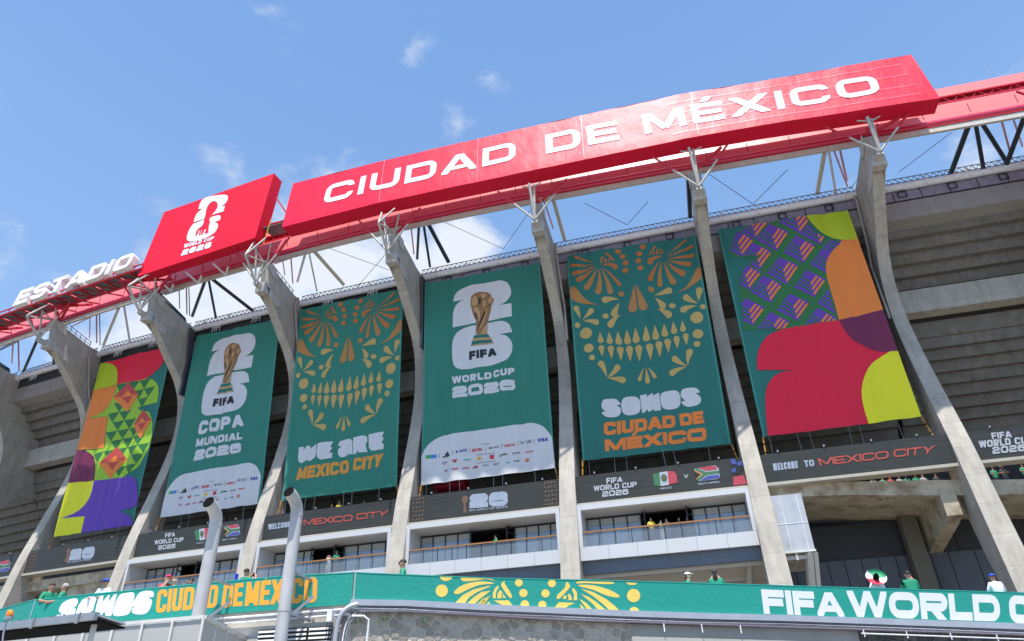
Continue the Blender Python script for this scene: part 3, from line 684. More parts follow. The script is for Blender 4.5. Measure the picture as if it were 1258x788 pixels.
MUL = lmesh(bx(-.045, .045, -1.04, -.94, 10.6, 12.93), mull, 'mullion')
BAND = MB(); 
for k in range(6): bx(-FW+k*fw+.006, -FW+(k+1)*fw-.006, -2.85, -2.6, 8.95, 9.76, BAND)
BANDM = lmesh(BAND, slate, 'slate_band')
def door(): 
    mb = MB(); bx(-.04, .04, -.98, -.94, 10.62, 12.9, mb); return mb
for i in range(2, 6):
    O, th = bayframe(i)
    bal = inst('balcony', FLM, stadium, wloc=O, rz=th)
    if i == 2: bal['label'] = 'glass fronted lounge balcony with wooden handrail'
    for k in range(fp_n): inst('fascia_panel', FP, bal, off=(-FW+fw*(k+.5), 0, 0))
    inst('frame', FRM, bal); inst('ceiling', CEI, bal); inst('interior', INM, bal); inst('slate_band', BANDM, bal); inst('handrail', RAILM, bal); inst('header', HEAD, bal)
    for k in range(11): inst('rail_post', POST, bal, off=(-FW+.26+gw*k, 0, 0))
    for k in range(10): inst('glass_panel', GL, bal, off=(-FW+.26+gw*(k+.5), 0, 0))
    a, b = {2: (.33, .57), 3: (.325, .57), 4: (.36, .674), 5: (.35, .674)}[i]
    xa, xb = -FW+.26+(2*FW-.52)*a, -FW+.26+(2*FW-.52)*b
    for (p, q) in ((-FW+.26, xa), (xb, FW-.26)):
        nW = 4 if q-p > 3.4 else 3; w = (q-p)/nW
        wm = window(w-.09); bm_ = lmesh(bx(-w/2+.05, w/2-.05, -.985, -.965, 12.47, 12.9), blind_m, 'blind')
        for k in range(nW):
            inst('window_pane', wm, bal, off=(p+w*(k+.5), 0, 0)); inst('blind', bm_, bal, off=(p+w*(k+.5), 0, 0))
        for k in range(nW+1): inst('mullion', MUL, bal, off=(p+w*k, 0, 0))
    for k in range(int((xb-xa)/.2)): inst('slat', SL, bal, off=(xa+.1+k*.2, 0, 0))
    for x, sg in ((xa, 1), (xb, -1)):
        dm = MB(); ca, sa = math.cos(math.radians(68)), math.sin(math.radians(68))
        def W2(u_, z): return (x+sg*u_*ca, -1.05-u_*sa, z)
        for (p, q) in (((0, 10.64), (0, 12.9)), ((.95, 10.64), (.95, 12.9)), ((0, 12.87), (.95, 12.87)), ((0, 10.68), (.95, 10.68)), ((0, 12.45), (.95, 12.45))): dm.beam(W2(*p), W2(*q), .08)
        inst('folding_door', lmesh(dm, mull, 'folding_door'), bal)
    # beige stepped soffit under the lounge
    for k, (y, z) in enumerate(((-.3, 9.3), (1.6, 8.75), (3.6, 8.2), (5.6, 7.65))):
        sm = lmesh(MB().prism([(X0, y, z+.25), (X0, y+.05, z-.18), (X0, y+.45, z-.2), (X0, y+.55, z-.02), (X0, y+1.95, z-.55), (X0, y+1.95, z-.2)], (X1-X0, 0, 0)), beige, 'soffit_beam')
        inst('soffit_beam', sm, stadium, wloc=O, rz=th)
    for x in (-5.2, 5.0):
        sm = lmesh(MB().beam((x, -.1, 9.5), (x+.5*(1 if x < 0 else -1), 3.6, 6.4), .28, .35), beige, 'raking_strut'); inst('raking_strut', sm, stadium, wloc=O, rz=th)
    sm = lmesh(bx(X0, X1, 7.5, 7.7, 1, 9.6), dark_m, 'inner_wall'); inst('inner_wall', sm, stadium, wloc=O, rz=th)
# ---- white clad stair box beside the sixth bay
wb = mat('white metal cladding with grime', (.47, .49, .52), .45, .1, var=.12, nscale=1.5, streak=.15)
O, th = bayframe(6)
bxs = MB(); bx(-6.0, -3.95, -3.0, .6, 9.25, 12.85, bxs)
box = inst('stair_box', lmesh(bxs, wb, 'stair_box'), stadium, wloc=O, rz=th, off=(0, 2.1, .4))
for xx in (-5.3, -4.3):
    inst('seam', lmesh(bx(xx-.012, xx+.012, -3.02, -3.0, 9.3, 12.8), cable_white, 'seam'), box)
inst('seam', lmesh(bx(-6, -3.95, -3.02, -3.0, 10.95, 10.98), cable_white, 'seam'), box)
inst('box_trim', lmesh(bx(-6.02, -3.9, -3.06, .64, 9.14, 9.25), steel_white, 'box_trim'), box)
fr = MB()
for k in range(7): bx(-5.9, -4.4, -2.9+k*.55, -2.8+k*.55, 8.75-k*.02, 8.98, fr)
for x in (-5.95, -5.1, -4.3): bx(x-.08, x+.08, -3.0, .6, 8.7, 9.12, fr)
fr.beam((-3.98, -2.9, 9.1), (-4.6, -1.5, 4.0), .25, .3).beam((-4.35, -2.9, 9.1), (-5.0, -1.5, 4.0), .3, .5)
inst('box_frame', lmesh(fr, beige, 'box_frame'), box)

# the lounges sit between the ribs: move their shared meshes to the facade line
_seen = set()
for o_ in list(COL.objects):
    if o_.name.split('.')[0] == 'balcony':
        for c_ in [o_]+list(o_.children):
            if c_.data.name not in _seen:
                _seen.add(c_.data.name); c_.data.transform(Matrix.Translation((0, 2.23, 10.22-9.78*1.044)) @ Matrix.Diagonal((1, 1, 1.044, 1)))
# ================================================================== ROOF RING
roof = thing('roof_canopy', 'salmon pink roof membrane ring with crimson tube behind the signs', 'roof', (0, 50, 38))
SS = np.arange(-1.6, 9.61, .1)
_zs = np.interp(SS, [-2, 0, 1.0, 1.9, 3.1, 3.9, 4.7, 5.4, 6.5, 7.2, 8, 9.5], [38.8, 38.85, 39.0, 39.4, 39.85, 40.05, 39.85, 39.55, 39.1, 38.75, 38.6, 38.5])
zr = np.convolve(np.pad(_zs, 6, mode='edge'), np.ones(13)/13, 'valid')   # height of the gutter's lower edge
def zg(s): return float(np.interp(s, SS, zr))
def strip(profile, name, m, parent, smooth=False, closed=True, svals=None, mats=None):
    mb = MB(); n = len(profile); sv = SS if svals is None else svals
    V = [F(s, r, zg(s)+z) for s in sv for r, z in profile]
    Fc = [[k*n+j, k*n+(j+1) % n, (k+1)*n+(j+1) % n, (k+1)*n+j] for k in range(len(sv)-1) for j in range(n if closed else n-1)]
    return mk(name, V, Fc, m, parent, smooth)
strip([(3.98, 0), (3.95, .5), (3.72, .5), (3.75, .0)], 'gutter_band', gutter_m, roof)
strip([(4.02, .53), (4.0, .58), (3.7, .58), (3.7, .53)], 'drip_edge', steel_red, roof)
strip([(3.72+.34*math.cos(a), .93+.34*math.sin(a)) for a in np.linspace(0, 2*math.pi, 17)[:-1]], 'roof_tube', tube_m, roof, smooth=True)
for a, b in ((k, k+.5) for k in np.arange(-1.6, 9.5, .5)):
    sv = np.linspace(a, b, 6)
    strip([(3.66, 1.15), (3.3, 2.4), (2.85, 3.75), (2.77, 3.75), (3.2, 2.4), (3.56, 1.15)], 'membrane_panel', membrane_m, roof, svals=sv)
strip([(2.52, 2.6), (2.56, 4.75), (2.45, 4.75), (2.42, 2.6)], 'ridge_fascia', mat('deep red fascia', (.30, .01, .03), .5), roof)  # red band, extended unseen behind the membrane to block leaking sun
strip([(2.75, 4.55), (2.1, 6.15), (2.0, 6.1), (2.6, 4.5)], 'upper_membrane', membrane_m, roof)
strip([(2.9, 3.7), (2.9, 3.86), (2.75, 3.86), (2.75, 3.7)], 'ridge_chord', steel_red, roof)
strip([(2.85, 4.42), (2.85, 4.55), (2.7, 4.55), (2.7, 4.42)], 'ridge_chord', steel_red, roof)
PM = lmesh(MB().tube([(0, -4.18, 1.2), (0, -4.25, 2.0)], .03, 5), mat('rust red post', (.30, .03, .04), .5), 'membrane_post')
for s in np.arange(-1.4, 9.4, .25):
    o, t, n = frame(s); inst('membrane_post', PM, roof, wloc=o+np.array([0, 0, zg(s)]), rz=math.atan2(t[1], t[0]))
DG = lmesh(MB().tube([(0, -2.8, 3.75), (.62, -2.75, 4.5), (1.25, -2.8, 3.75)], .05, 5), steel_red, 'ridge_diagonal')
for s in np.arange(-1.4, 9.4, .1):
    o, t, n = frame(s); inst('ridge_diagonal', DG, roof, wloc=o+np.array([0, 0, zg(s)]), rz=math.atan2(t[1], t[0]))
# struts between the ring and the rib heads, each from its own place in the photograph
def strut(top, bot, w, m, name, rt=3.5, rbm=-.9):
    s1, z1 = on_r(*top, rt); s2, z2 = on_r(*bot, rbm)
    a = F(s1, rt, zg(s1)+.3) ; b = F(s2, rbm, z2)
    MB().tube([a, b], w, 10).build(name, m, roof, smooth=False)
    smooth_by_angle(bpy.data.objects[list(WL)[-1]], 60)
K, Wt, Cr, Pk = steel_black, steel_white, steel_cream, steel_pink
for (t1, b1, w, m) in [((48.2, 413), (29.2, 456), .16, K), ((61, 413), (66.5, 452), .13, K), ((15.2, 423), (14.7, 446), .08, Pk), ((22.8, 418), (23.4, 456), .08, Pk), ((22.8, 416), (-12, 436), .14, K),
        ((114, 386), (87.6, 401.6), .07, Pk), ((109.6, 392.7), (110, 415), .06, Pk), ((118, 389), (118.8, 421), .08, Pk), ((121, 390), (123, 424), .05, K), ((145.7, 379), (127.3, 424), .15, Wt), ((152.2, 377), (159.7, 421), .11, Wt),
        ((225.7, 352), (203, 361.7), .13, K), ((252, 344.6), (236.3, 388.4), .16, K), ((257, 343), (265.3, 391), .12, K), ((262, 341), (310.5, 382), .17, K), ((220, 356), (220.8, 379), .06, Pk), ((229, 352.8), (229.7, 386), .07, Pk), ((232, 352), (233, 388), .05, K),
        ((375.4, 309.5), (365.5, 346), .12, Wt), ((380.3, 308), (389.4, 358), .08, Wt), ((387, 306), (422.4, 350), .17, Cr), ((348, 316), (349.8, 338), .06, Pk), ((358, 314), (359.7, 348), .07, Pk), ((356.4, 314.5), (337, 324.4), .08, Pk),
        ((514.6, 278), (512.5, 318), .13, K), ((520.7, 276.5), (528.3, 328), .12, K), ((526.8, 275), (551, 322), .19, K), ((505.4, 279.6), (508.5, 312), .07, Pk),
        ((679.7, 244.5), (693.7, 295), .17, Cr), ((668.6, 246.3), (679.7, 281), .08, Pk), ((664, 247), (672, 276), .06, Pk),
        ((845, 213.8), (848, 267), .20, K), ((852, 212), (858, 255), .15, K), ((856, 211), (866, 250), .08, Pk),
        ((1013, 187), (1004, 238), .18, Cr), ((1017.8, 185), (1026.7, 237), .10, Wt), ((1031.5, 183), (1040.4, 222), .09, Pk), ((1024, 184), (1041, 229), .07, Pk),
        ((1191.5, 161), (1166.4, 218), .20, K), ((1201.3, 159), (1209.7, 216), .16, K), ((1209.7, 157.5), (1239, 203), .17, K), ((1233.4, 154), (1243, 195), .08, Pk), ((1248, 152), (1256, 180), .07, Pk), ((1262, 150), (1232, 214), .18, K)]:
    strut(t1, b1, w, m, {K: 'black_strut', Wt: 'white_strut', Cr: 'cream_strut', Pk: 'pink_pole'}[m])
for pts in [[(651.8, 258), (618.4, 306), (543.7, 272)], [(718.5, 250), (770.5, 276.5), (796, 248)], [(868, 212), (925, 251), (968, 208)], [(1169, 163), (1104, 212)], [(401, 304), (478.4, 332)], [(472.7, 313.7), (438.9, 352.5)], [(1085, 178), (1045, 232)]]:
    mb = MB()
    Q = []
    for j, p in enumerate(pts):
        top = j in (0, 2)
        s_, z_ = on_r(*p, 3.0 if top else -.3); Q.append(F(s_, 3.0 if top else -.3, z_))
    for a, b in zip(Q[:-1], Q[1:]): mb.tube([a, b], .025, 5)
    mb.build('stay_cable', steel_black, roof)
# ================================================================== SIGNS
def sign_surf(cols, rb, rt, disp=zero, cell=(.5, .12)):
    V = [(at_r(*t_, rt), at_r(*b_, rb)) for t_, b_ in cols]
    return Surf([(V[k][0], V[k+1][0], V[k][1], V[k+1][1]) for k in range(len(V)-1)], disp, cell)
def box_behind(S, depth, droop, name, m, parent, smooth=False, ends=True):
    "returns the body of a sign box behind a face strip"
    mb = MB(); T = [S.pos(a, 0) for a in S.A]; B = [S.pos(a, 1) for a in S.A]; n = [S.nrm(min(i, len(S.q)-1)) for i in range(len(S.A))]
    bk = []
    for i in range(len(S.A)):
        h = np.array([n[i][0], n[i][1], 0]); h /= np.linalg.norm(h); bk.append(-h*depth)
    out = []
    for i in range(len(S.A)): out += [T[i], B[i], B[i]+bk[i]+np.array([0, 0, droop]), T[i]+bk[i]]
    Fc = []
    for k in range(len(S.A)-1):
        for j in (1, 2, 3): a = 4*k+j; b = 4*k+(j+1) % 4; Fc.append([a, b, b+4, a+4])
    Fc += [[0, 1, 2, 3], [4*len(S.A)-4+j for j in (3, 2, 1, 0)]]
    return mb.add(out, Fc).build(name, m, parent)
def wr(A, y):
    return .5*(.035*math.sin(A*.9+.6*math.sin(y*.7))+.02*math.sin(A*2.3+y*.9)+.06*math.exp(-((A % 12.2)-.1)**2*9)+.05*math.exp(-((y-5.6)**2)*3))
city = thing('city_sign', 'long crimson vinyl sign box lettered CIUDAD DE MEXICO above the ribs', 'sign', F(5.3, 6, 39.8))
def wr0(A, y): return wr(A, y)*.8
SG = sign_surf([((360.3, 225.9), (346.5, 279.5)), ((473, 197.2), (466, 249.4)), ((587.6, 170.5), (586, 223.7)), ((713.6, 142.2), (718, 196.4)), ((848.5, 113.6), (858.6, 167.5)), ((927, 101.5), (938.5, 153.6)), ((1119.4, 67), (1154.8, 120.5))], 7.0, 6.15, wr, (.6, .1))
SG.sheet('sign_face', vinyl, city)
box_behind(SG, 1.5, -.05, 'sign_box', vinyl, city)
text(SG, 'CIUDAD', [(402.5, 228.3), (633.5, 174.5), (396.5, 251), (633.5, 196.5)], white_print, city, weight=.235, c=.62, off=.035, gap=.22)
text(SG, 'DE', [(669.8, 166), (757.5, 148.4), (671, 189.3), (761.5, 172)], white_print, city, weight=.235, c=.62, off=.035, gap=.22)
text(SG, 'MÉXICO', [(787.5, 141.7), (1074, 92.8), (793, 165.5), (1083, 114.5)], white_print, city, weight=.235, c=.62, off=.035, gap=.22)
seam_m = mat('pale vinyl seam', (.78, .30, .38), .4)
for a in SG.A[1:-2]:
    SG.decal('seam', [[(a-.02, .01), (a+.02, .01), (a+.02, .99), (a-.02, .99)]], seam_m, city, off=.07)
for b in (.18, .42, .66, .86):
    SG.decal('seam', [[(SG.A[4]-2, b), (SG.A[6]-1, b), (SG.A[6]-1, b+.005), (SG.A[4]-2, b+.005)]], seam_m, city, off=.07)
logo = thing('emblem_sign', 'square crimson sign box with white 26 emblem left of the long sign', 'sign', F(2.4, 6, 40))
SL_ = sign_surf([((201.6, 260.9), (169.1, 339.7)), ((336.7, 213.2), (313.3, 292.4))], 7.0, 6.2)
SL_.sheet('sign_face', vinyl_matt, logo, nb=1); box_behind(SL_, 1.3, .2, 'sign_box', vinyl_matt, logo)
zo, zc_ = (160, 200), 4.925
# 26 emblem: stacked blocky 2 and 6 with a trophy shaped hole
two = spline([(413, 282), (430, 235), (470, 208), (560, 195)], 4, False)+spline([(560, 195), (588, 200), (590, 225), (572, 252), (545, 268)], 4, False)+[(574, 262), (566, 296), (494, 318), (512, 300)]+spline([(512, 300), (530, 268), (524, 240), (500, 236), (478, 252), (462, 282), (456, 318), (448, 342)], 3, False)+[(384, 362)]+spline([(384, 362), (398, 320), (424, 290), (440, 280)], 3, False)+[(413, 282)]
six = spline([(382, 372), (362, 400), (346, 440), (345, 468), (365, 478), (420, 470), (480, 446), (510, 425), (530, 395), (530, 370), (510, 362)], 4, False)+[(545, 348)]+spline([(545, 348), (548, 325), (530, 320), (490, 332), (480, 345), (484, 362), (475, 392), (480, 402)], 3, False)+[(408, 412), (412, 402)]+spline([(412, 402), (440, 378), (448, 345)], 3, False)
SL_.decal('emblem_numeral', [SL_.P(two, zo, zc_)], white_print, logo, .03); SL_.decal('emblem_numeral', [SL_.P(six, zo, zc_)], white_print, logo, .03)
text(SL_, 'FIFA', [(402, 412), (480, 396), (396, 446), (474, 428)], vinyl_matt, logo, .24, .4, .05, zo, zc_, name='lettering', join=True)
text(SL_, 'WORLD CUP', [(330, 494), (510, 446), (325, 519), (505, 467)], white_print, logo, .24, .7, .03, zo, zc_, name='lettering', join=True)
text(SL_, '2026', [(320, 530), (497, 478), (306, 566), (488, 514)], white_print, logo, .30, .6, .03, zo, zc_, name='lettering', join=True)
# ---- ESTADIO letters, deep white channel letters on a red gantry
est = thing('estadio_letters', 'deep white channel letters spelling ESTADIO on the red gantry', 'sign', F(1.3, 7, 40))
SE = sign_surf([((25.5, 357.5), (15.0, 376.5)), ((167, 309.5), (157.5, 327.5))], 7.6, 7.25)
lw_m = mat('white letter face', (.80, .80, .80), .4, var=.03); 
TT = text_polys(SE, 'ESTADIO', [(25.5, 357.5), (167, 309.5), (15.0, 376.5), (157.5, 327.5)], .23, .5, .19)
for ch, ps in TT:
    o = SE.decal('letter', ps, lw_m, est, 0.0)
    bm = bmesh.new(); bm.from_mesh(o.data); bmesh.ops.remove_doubles(bm, verts=bm.verts, dist=.002)
    bmesh.ops.dissolve_limit(bm, angle_limit=.05, verts=bm.verts, edges=bm.edges)
    r = bmesh.ops.extrude_face_region(bm, geom=list(bm.faces)); nn = SE.nrm(0)
    bmesh.ops.translate(bm, vec=Vector(-nn*.75+np.array([0, 0, -.02])), verts=[e for e in r['geom'] if isinstance(e, bmesh.types.BMVert)])
    bmesh.ops.recalc_face_normals(bm, faces=bm.faces); bm.to_mesh(o.data); bm.free()
gan = thing('steel_gantry', 'red steel gantry with grey grating carrying the signs along the roof edge', 'gantry', (0, 50, 39))
sv = np.arange(-1.5, 2.05, .1)
def chord(r, dz, w, name='chord', sv_=sv, m=steel_red):
    mb = MB(); P_ = [F(s, r, zg(s)+dz) for s in sv_]; mb.tube(P_, w, 8); o = mb.build(name, m, gan); smooth_by_angle(o, 60)
chord(7.0, 1.05, .12); chord(5.2, 1.2, .12); chord(4.5, 2.0, .1)
sl = [s for s in np.arange(-1.5, 2.05, .1)]; chord(7.0, 1.6, .08, sv_=sl)
for k, s in enumerate(np.arange(-1.5, 2.0, .125)):
    z = zg(s)
    MB().beam(F(s, 7.0, z+1.05), F(s, 5.2, z+1.2), .12).build('cross_beam', steel_red, gan)
    if k % 2 == 0: MB().beam(F(s, 5.2, z+1.2), F(s+.08, 3.9, z+1.3), .12).build('cross_beam', steel_red, gan)
    if s < 2.0:
        MB().beam(F(s, 7.0, z+1.05), F(s+.12, 5.2, z+1.2), .08).build('brace', steel_red, gan)
        MB().beam(F(s, 7.0, z+1.05), F(s, 7.0, z+1.6), .07).build('brace', steel_red, gan)
for a in np.arange(-1.5, 2.0, .25):
    V = [F(a+.01, 6.9, zg(a)+1.17), F(a+.24, 6.9, zg(a+.25)+1.17), F(a+.24, 4.9, zg(a+.25)+1.3), F(a+.01, 4.9, zg(a)+1.3)]
    MB().prism(V, (0, 0, .05)).build('grating_panel', mesh_m, gan)
for a in (0.2, 1.0, 1.8):
    V = [F(a, 5.0, zg(a)+.2), F(a+.5, 4.6, zg(a+.5)+.4)]
    MB().beam(F(a, 7.0, zg(a)+.3), F(a+.25, 3.9, zg(a)+1.6), .2).build('diagonal', steel_red, gan)
for (a, b, c_) in [((228, 334.5), (244.3, 348.5), (250.4, 328)), ((261.5, 323.9), (277.4, 338), (283.5, 316.8)), ((197, 345), (210, 358.5), (216, 339))]:
    A0, B0, C0 = at_r(*a, 5.6), at_r(*b, 4.4), at_r(*c_, 5.6)
    MB().tube([A0, B0], .09, 6).build('brace', steel_white, gan); MB().tube([C0*.5+B0*.5, B0], .09, 6).build('brace', steel_white, gan); MB().tube([C0, C0*.5+B0*.5], .09, 6).build('brace', steel_red, gan)
for (p, q, r1, r2, w) in [((339, 243), (352, 262), 6.0, 6.0, .12), ((331, 276), (356, 270), 5.5, 5.5, .14), ((325, 285), (350, 270), 5.2, 5.5, .1)]:
    MB().beam(at_r(*p, r1), at_r(*q, r2), w).build('brace', steel_red, gan)
s_, z_ = on_r(338, 283, 5.3)
MB().prism([F(2.98, 6.3, z_-.3), F(3.22, 6.3, z_-.3), F(3.22, 4.6, z_), F(2.98, 4.6, z_)], (0, 0, .06)).build('grating_panel', mesh_m, gan)
tag(MB().tube([at_r(333, 270, 6.6), at_r(323.5, 300.5, 6.6)], .05, 6).build('cable_tray', mat('yellow conduit', (.6, .42, .03), .5)), 'thin yellow conduit on the right edge of the square emblem sign', 'conduit')
# ================================================================== BANNERS
def folds(seed, amp=.075):
    rnd = random.Random(seed); ph = [rnd.uniform(0, 6.28) for _ in range(6)]
    cr = [(rnd.uniform(.4, 10.2), rnd.uniform(-.16, .16), rnd.uniform(-.13, .09), rnd.uniform(.2, .34), rnd.uniform(2, 16), rnd.uniform(3, 8)) for _ in range(13)]
    def d(a, y):
        v = amp*(.55*math.sin(a*1.5+ph[0]+.10*y)+.35*math.sin(a*2.9+ph[1]-.13*y)+.3*math.sin(a*.7+y*.22+ph[2]))
        v += .035*math.sin(a*4.3+ph[4]+.3*math.sin(y*.5))*math.exp(-y/3.5)+.04*math.sin((a*1.1+y*.55)+ph[3])*math.exp(-y/5)+.03*math.sin(a*3.1-y*.9+ph[5])*math.exp(-(17-y)/3)
        for c in (2.7, 5.3, 8.0): v += .03*math.exp(-((a-c)*6)**2)
        for a0, sl_, am, wd, yc, yw in cr: v += am*math.exp(-((a-a0-sl_*(y-9))/wd)**2-((y-yc)/yw)**2)
        return v
    return d
def banner(name, label, c, base, seed):
    TL, TR, BL, BR = c
    S = Surf([(at_r(*TL, 0), at_r(*TR, 0), at_r(*BL, -.75), at_r(*BR, -.75))], folds(seed), (.22, 1/60))
    t = thing(name, label, 'banner', S.pos(S.A[-1]/2, 1), 'giant fabric banners hung between the ribs')
    S.sheet('fabric', base, t)
    # hem and welded seams
    for x in (.003, .985):
        S.decal('hem', [[(S.A[-1]*x, 0), (S.A[-1]*(x+.011), 0), (S.A[-1]*(x+.011), 1), (S.A[-1]*x, 1)]], hem_m, t, .012)
    for x in (0.04, .22, .3, .55, .62, .85):   # tie chains down to the screen
        a = S.pos(S.A[-1]*x, 1); bb = a+np.array([.15*math.sin(seed*3+x*9), 0, -3.0])
        MB().tube([a, a*.3+bb*.7+np.array([.03, 0, -.1]), bb], .022, 5).build('chain', chain_m, t)
    for x in (0.0, 1.0):
        a = S.pos(S.A[-1]*x, 1); bb = a+frame(4)[1]*(.45 if x else -.15)+np.array([0, 0, -2.6])+frame(4)[2]*.3
        mb = MB()
        for k in range(4): mb.tube([a*(1-k/4)+bb*k/4, a*(1-(k+.8)/4)+bb*(k+.8)/4], .06, 5)
        mb.build('strap', strap_m, t)
    return S, t
hem_m = fab('banner hem', (.06, .30, .25)); seam_f = mat('translucent weld seam', (.10, .33, .28), .5); chain_m = mat('chain', (.16, .155, .15), .4, .5); strap_m = mat('orange strap', (.45, .20, .03), .6)
def put(S, t, name, m, polys, off=.03, org=(0, 0), sc=1.):
    return S.decal(name, [S.P(p, org, sc) for p in polys], m, t, off)
# ---- skull artwork traced from the fifth banner, in its own (x, y) fractions
B5 = ((695.7, 314.3), (854.4, 289.5), (715.9, 566.3), (898.6, 545.7))
def skull(S, t, C):
    "C: function from photo pixel on the fifth banner to (A, b) on surface S"
    def lay(nm, polys, m): S.decal(nm, [[C(*q) for q in p] for p in polys], m, t, .03)
    o1, k1 = (690, 285), 6.567
    o2, k2 = (695, 365), 6.567
    def g(pts, o, k): return [(o[0]+x/k, o[1]+y/k) for x, y in pts]
    top, mid, low = [], [], []
    # eyes: plumes
    Lc, Rc = (300, 262), (812, 205)
    for e, w, b in [((110, 207), 11, 0), ((78, 270), 14, -8), ((92, 338), 18, -10), ((125, 392), 20, -10), ((192, 458), 25, -12), ((290, 500), 26, -14), ((395, 500), 24, -12), ((468, 428), 16, -8)]:
        dx, dy = e[0]-Lc[0], e[1]-Lc[1]; l = math.hypot(dx, dy); tip = (Lc[0]+dx/l*34, Lc[1]+dy/l*34)
        (mid if e[1] > 440 else top).append(g(drop(tip, (e[0]+dx/l*8, e[1]+dy/l*8), w, b), o1, k1))
    for e, w, b in [((712, 388), 20, 12), ((797, 436), 22, 12), ((912, 412), 26, 12), ((992, 340), 24, 12), ((1040, 262), 20, 10), ((1066, 192), 16, 8), ((1055, 115), 12, 8), ((1000, 66), 10, 6)]:
        dx, dy = e[0]-Rc[0], e[1]-Rc[1]; l = math.hypot(dx, dy); tip = (Rc[0]+dx/l*34, Rc[1]+dy/l*34)
        (mid if e[1] > 400 else top).append(g(drop(tip, (e[0]+dx/l*8, e[1]+dy/l*8), w, b), o1, k1))
    for c, tri in (((345, 215), [(350, 178), (372, 172), (427, 228), (408, 236)]), ((770, 165), [(702, 190), (750, 112), (762, 122), (716, 188)])):
        top.append(g(tri, o1, k1))
    top += [g(p, o1, k1) for p in ([(312, 255), (316, 215), (330, 198), (340, 205), (328, 225), (326, 255)], [(342, 250), (345, 215), (358, 222), (366, 248)], [(372, 240), (378, 222), (392, 238)], [(735, 186), (744, 160), (754, 166), (748, 186)], [(762, 184), (766, 140), (778, 146), (786, 182)], [(792, 134), (812, 150), (822, 178), (804, 180), (794, 158)])]
    top.append(g(spline([(330, 270), (390, 252), (440, 262), (452, 285), (430, 306), (415, 288), (380, 276)], 4), o1, k1))
    top.append(g(spline([(812, 200), (760, 198), (705, 212), (690, 240), (705, 262), (728, 255), (745, 228)], 4), o1, k1))
    for x, y in ((453, 156), (492, 198), (515, 251), (514, 311), (655, 125), (627, 180), (620, 237), (637, 293)): top.append(g(disc(x, y, 25, 20), o1, k1))
    # cheeks
    top2 = [spline([(66, 470), (85, 440), (120, 458), (170, 520), (230, 570), (290, 590), (200, 585), (110, 560), (75, 530)], 4), spline([(935, 490), (1010, 440), (1060, 360), (1085, 305), (1115, 290), (1130, 370), (1080, 420), (1010, 462)], 4)]
    mid += [g(p, o1, k1) for p in top2]
    mid += [g(disc(479, 497, 24, 21), o1, k1), g(disc(722, 460, 26, 22), o1, k1)]
    mid += [g(drop((587, 430), (572, 650), 36, 0), o1, k1), g(drop((600, 427), (670, 635), 36, 0), o1, k1)]
    low += [g(drop(a, b, w, k), o1, k1) for a, b, w, k in [((466, 545), (325, 560), 27, 8), ((468, 572), (418, 688), 28, 6), ((476, 668), (385, 775), 28, 12), ((745, 502), (890, 462), 27, 8), ((750, 524), (828, 618), 28, -8), ((768, 618), (882, 692), 28, -14),
        ((148, 702), (102, 598), 23, 8), ((165, 712), (252, 622), 23, 6), ((172, 722), (302, 742), 24, -8), ((1108, 566), (1118, 452), 28, -6), ((1100, 582), (985, 512), 27, -8), ((1090, 600), (958, 640), 26, 10)]]
    low += [g(disc(355, 683, 26, 21), o1, k1), g(disc(893, 597, 27, 21), o1, k1), g(disc(127, 751, 23, 22), o1, k1), g(disc(1141, 609, 24, 21), o1, k1), g(disc(1090, 695, 53, 46), o1, k1)]
    low += [g(disc(x, y, a, b), o2, k2) for x, y, a, b in [(164, 295, 51, 45), (187, 417, 41, 36), (214, 494, 25, 23), (1067, 300, 43, 37), (1060, 381, 28, 24)]]
    ut = [(280, 288, 376), (352, 285, 382), (424, 278, 386), (494, 263, 382), (565, 248, 374), (648, 232, 362), (722, 224, 348), (796, 212, 322), (870, 200, 300), (943, 190, 282)]
    lt = [(296, 484, 392), (372, 500, 394), (447, 512, 398), (522, 520, 392), (597, 522, 388), (686, 512, 378), (760, 486, 356), (830, 450, 334), (902, 418, 314), (976, 390, 293)]
    for i, ((x, y0, y1), (x2, z0, z1)) in enumerate(zip(ut, lt)):
        w = 24+6*math.sin(math.pi*i/9)
        low.append(g(drop((x-3, y0), (x+6, y1), w), o2, k2)); low.append(g(drop((x2, z0), (x2-10, z1), w), o2, k2))
    low += [g(drop(a, b, w, k), o2, k2) for a, b, w, k in [((332, 652), (270, 522), 26, 10), ((335, 655), (430, 550), 26, 8), ((338, 658), (485, 680), 27, -8), ((633, 572), (592, 680), 16, 3), ((648, 572), (664, 702), 20, 0), ((662, 570), (728, 660), 17, -3),
        ((985, 555), (1010, 420), 27, -8), ((982, 560), (862, 482), 27, -8), ((978, 566), (840, 630), 26, 12)]]
    for p in top: lay('petal', [p], b_or1)
    for p in mid: lay('petal', [p], b_or2)
    for p in low: lay('petal', [p], b_gold)
# ---- banner 5
S5, t5 = banner('banner', 'green skull banner lettered SOMOS CIUDAD DE MÉXICO, right of the white-footed banner', B5, b_teal, 5)
skull(S5, t5, lambda x, y: S5.inv(x, y))
o3, k3 = (720, 460), 6.989
blob_S1 = spline([(135, 262), (150, 225), (185, 214), (250, 213), (282, 235), (294, 255), (294, 262), (262, 266), (290, 285), (300, 320), (285, 352), (250, 368), (185, 370), (150, 352), (138, 328), (168, 322), (140, 298)], 3)
blob_O1 = spline([(302, 262), (318, 210), (370, 192), (430, 195), (460, 225), (468, 290), (452, 330), (400, 350), (345, 350), (312, 322)], 4)
blob_M = [(462, 182), (520, 174), (522, 196), (560, 168), (572, 165), (574, 186), (628, 160), (645, 312), (582, 318), (582, 298), (552, 322), (535, 326), (532, 304), (500, 330), (482, 334)]
blob_O2 = spline([(638, 208), (652, 165), (705, 144), (770, 140), (800, 165), (812, 235), (796, 280), (750, 300), (690, 304), (652, 280)], 4)
